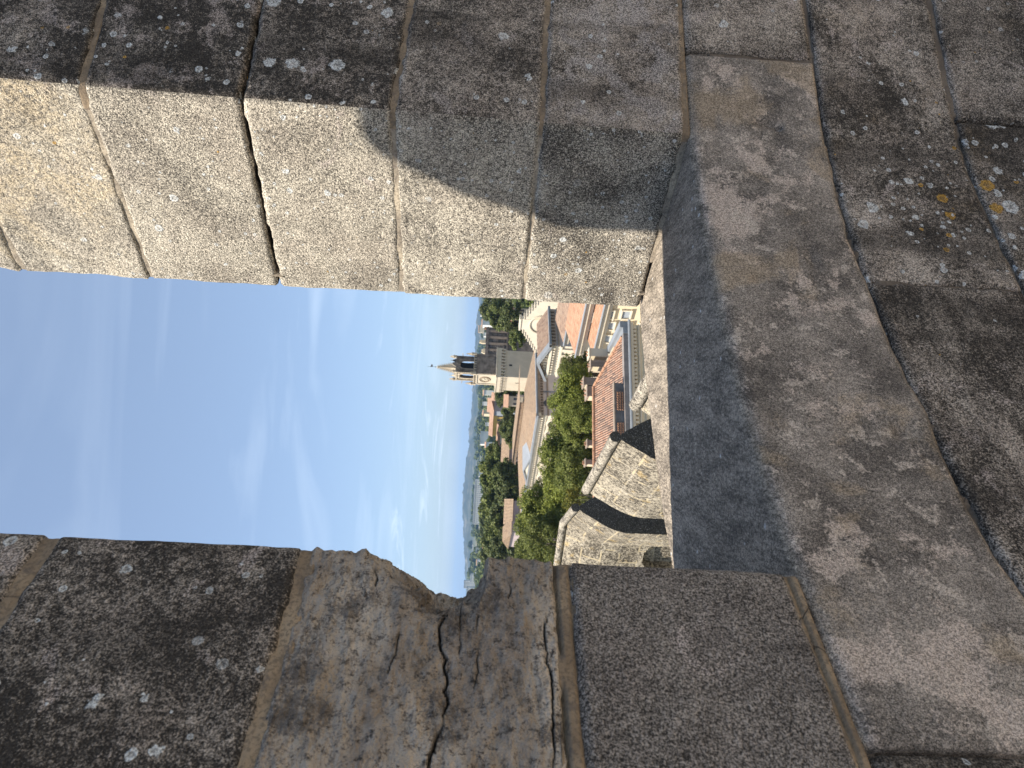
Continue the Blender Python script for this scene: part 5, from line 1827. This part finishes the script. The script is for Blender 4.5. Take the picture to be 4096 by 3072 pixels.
for i, (k, x, y, Y, r, lb) in enumerate((('oak_a', 2000, 1822, 190, 4.3, 'dark tree at the end of the dense row, by the stepped white house'), ('oak_b', 2000, 1885, 185, 4.9, 'dark tree second from the stepped white house in the dense row'),
        ('oak_a', 2000, 1950, 190, 5.2, 'tall dark tree under the long hospital slab'), ('oak_b', 2005, 2030, 185, 5.2, 'broad dark tree at the middle of the dense row'),
        ('oak_a', 2010, 2100, 180, 5.2, 'dark tree in the dense row behind the long brown-roofed house'), ('oak_b', 2000, 2165, 190, 4.6, 'dark tree of the dense row beside the tiny terracotta gable'),
        ('oak_a', 2030, 2200, 160, 4.6, 'dark tree cut off by the broken merlon\'s edge, behind the plane trees'), ('oak_b', 2035, 1905, 160, 3.6, 'lower dark tree in front of the dense row, over the rear roof'),
        ('oak_a', 2040, 1960, 158, 3.6, 'lower dark tree between the opera\'s rear roof and the brown-roofed house'), ('oak_b', 2030, 2130, 165, 4.0, 'lower dark tree behind the small house gable'),
        ('oak_a', 2020, 2050, 170, 4.2, 'lower dark tree behind the long brown-roofed house'), ('oak_b', 2000, 2225, 200, 5.0, 'dark tree half hidden by the broken notch'),
        ('oak_a', 1945, 2130, 330, 3.4, 'distant tree beyond the end of the hospital slab'), ('oak_b', 1948, 2080, 320, 3.2, 'distant tree below the hospital slab'))):
    tree(k, x, y, Y, r, lb, g2, 'dark_tree', i * 1.1)
g3 = 'trees round the tower and the palace front'
for i, (k, x, y, Y, r, lb) in enumerate((('oak_a', 2072, 1358, 165, 2.4, 'bright tree at the foot of the palace front'), ('oak_b', 2008, 1258, 205, 4.0, 'tree beside the palace front on the side away from the tower'),
        ('oak_a', 2050, 1262, 180, 3.8, 'tree over the stepped gable beside the sunlit merlon'), ('oak_b', 1985, 1238, 220, 4.6, 'highest tree at the edge of the sunlit merlon'), ('oak_a', 2056, 1292, 190, 2.4, 'dark tree between the palace front and the stepped gable'),
        ('oak_b', 2044, 1650, 190, 2.4, 'conical tree in front of the ochre house'), ('oak_a', 2036, 1702, 185, 2.9, 'round tree in front of the ochre house'), ('oak_b', 2048, 1725, 175, 2.8, 'tree between the rose house and the opera roof'),
        ('oak_a', 2012, 1592, 195, 2.6, 'tree against the sunny flank of the tower'), ('oak_b', 2045, 1600, 185, 2.4, 'low tree under the tower flank'), ('oak_a', 2058, 1745, 160, 2.4, 'pale green tree behind the ridge of the opera'))):
    tree(k, x, y, Y, r, lb, g3, 'dark_tree', i * 1.7)
g4 = 'far trees on the plain'
rnd = random.Random(11)
# the plain's woods read as one mass
me_list = []
Vw, kw = [], 0
rng = np.random.default_rng(7)
chunks = []
for i in range(980):
    Y = 240 * (14 ** rng.uniform(0, 1))
    yy = rng.uniform(1180, 2420)
    if i >= 620:        # the woods go on to both sides of what the opening shows
        Y = 75 * (30 ** rng.uniform(0, 1))
        yy = rng.choice([rng.uniform(100, 1130), rng.uniform(2480, 3700)])
    c = at(1900, yy, Y)
    if Y < 300 and abs(yy - 1500) < 90: continue
    me, cl, rx, rz = _tree_lib['far_a']
    r = rng.uniform(3.0, 5.5) * (1 + Y / 1500)
    co = np.empty(len(me.vertices) * 3, 'f'); me.vertices.foreach_get('co', co)
    co = co.reshape(-1, 4, 3)[rng.permutation(len(co) // 12)[:(420 if Y < 700 else 130)]]
    sc = r / rx
    cen_ = co.mean(1, keepdims=True)
    grow = 1.5 if Y < 700 else 3.4
    co = (cen_ + (co - cen_) * grow) * sc
    a = rng.uniform(0, 6.28)
    ro = np.array([[math.cos(a), -math.sin(a), 0], [math.sin(a), math.cos(a), 0], [0, 0, .8]])
    zc_ = GZ - Y * .0009 + r * rng.uniform(.5, 1.1) + (3 if Y < 500 else 0)
    chunks.append((co @ ro.T + np.array([c.x, c.y, zc_])).reshape(-1, 3))
allv = np.concatenate(chunks)
me = bpy.data.meshes.new('woodland')
k = len(allv) // 4
me.vertices.add(4 * k); me.vertices.foreach_set('co', allv.astype('f').ravel())
me.loops.add(4 * k); me.loops.foreach_set('vertex_index', np.arange(4 * k, dtype='i'))
me.polygons.add(k); me.polygons.foreach_set('loop_start', np.arange(0, 4 * k, 4, dtype='i')); me.polygons.foreach_set('loop_total', np.full(k, 4, dtype='i'))
me.materials.append(M_leaf2); me.update(); me.validate()
wd = bpy.data.objects.new('woodland', me); COL.objects.link(wd)
tag(wd, 'hazy green woods covering the plain below the hills', 'woodland', None, 'stuff')

# ------------------------------------------------------------------ air
hz = bpy.data.materials.new('haze'); hz.use_nodes = True
hn_, hl_ = hz.node_tree.nodes, hz.node_tree.links
hn_.clear()
ho = hn_.new('ShaderNodeOutputMaterial'); pv = hn_.new('ShaderNodeVolumePrincipled')
pv.inputs['Color'].default_value = (.34, .60, 1.0, 1)
pv.inputs['Density'].default_value = 0.000075
hl_.new(pv.outputs[0], ho.inputs['Volume'])
mb = MB()
fh = Frame(Vector((0, 0, 0)), 90, 1)
mb.box(fh, -9500, 9500, -14500, 70, GZ - 20, 190)
h_o = mb.build('haze', hz)
bm_ = bmesh.new(); bm_.from_mesh(h_o.data); bmesh.ops.remove_doubles(bm_, verts=bm_.verts, dist=.01); bmesh.ops.recalc_face_normals(bm_, faces=bm_.faces); bm_.to_mesh(h_o.data); bm_.free()
tag(h_o, 'thin blue summer haze over the plain', 'haze', None, 'stuff')
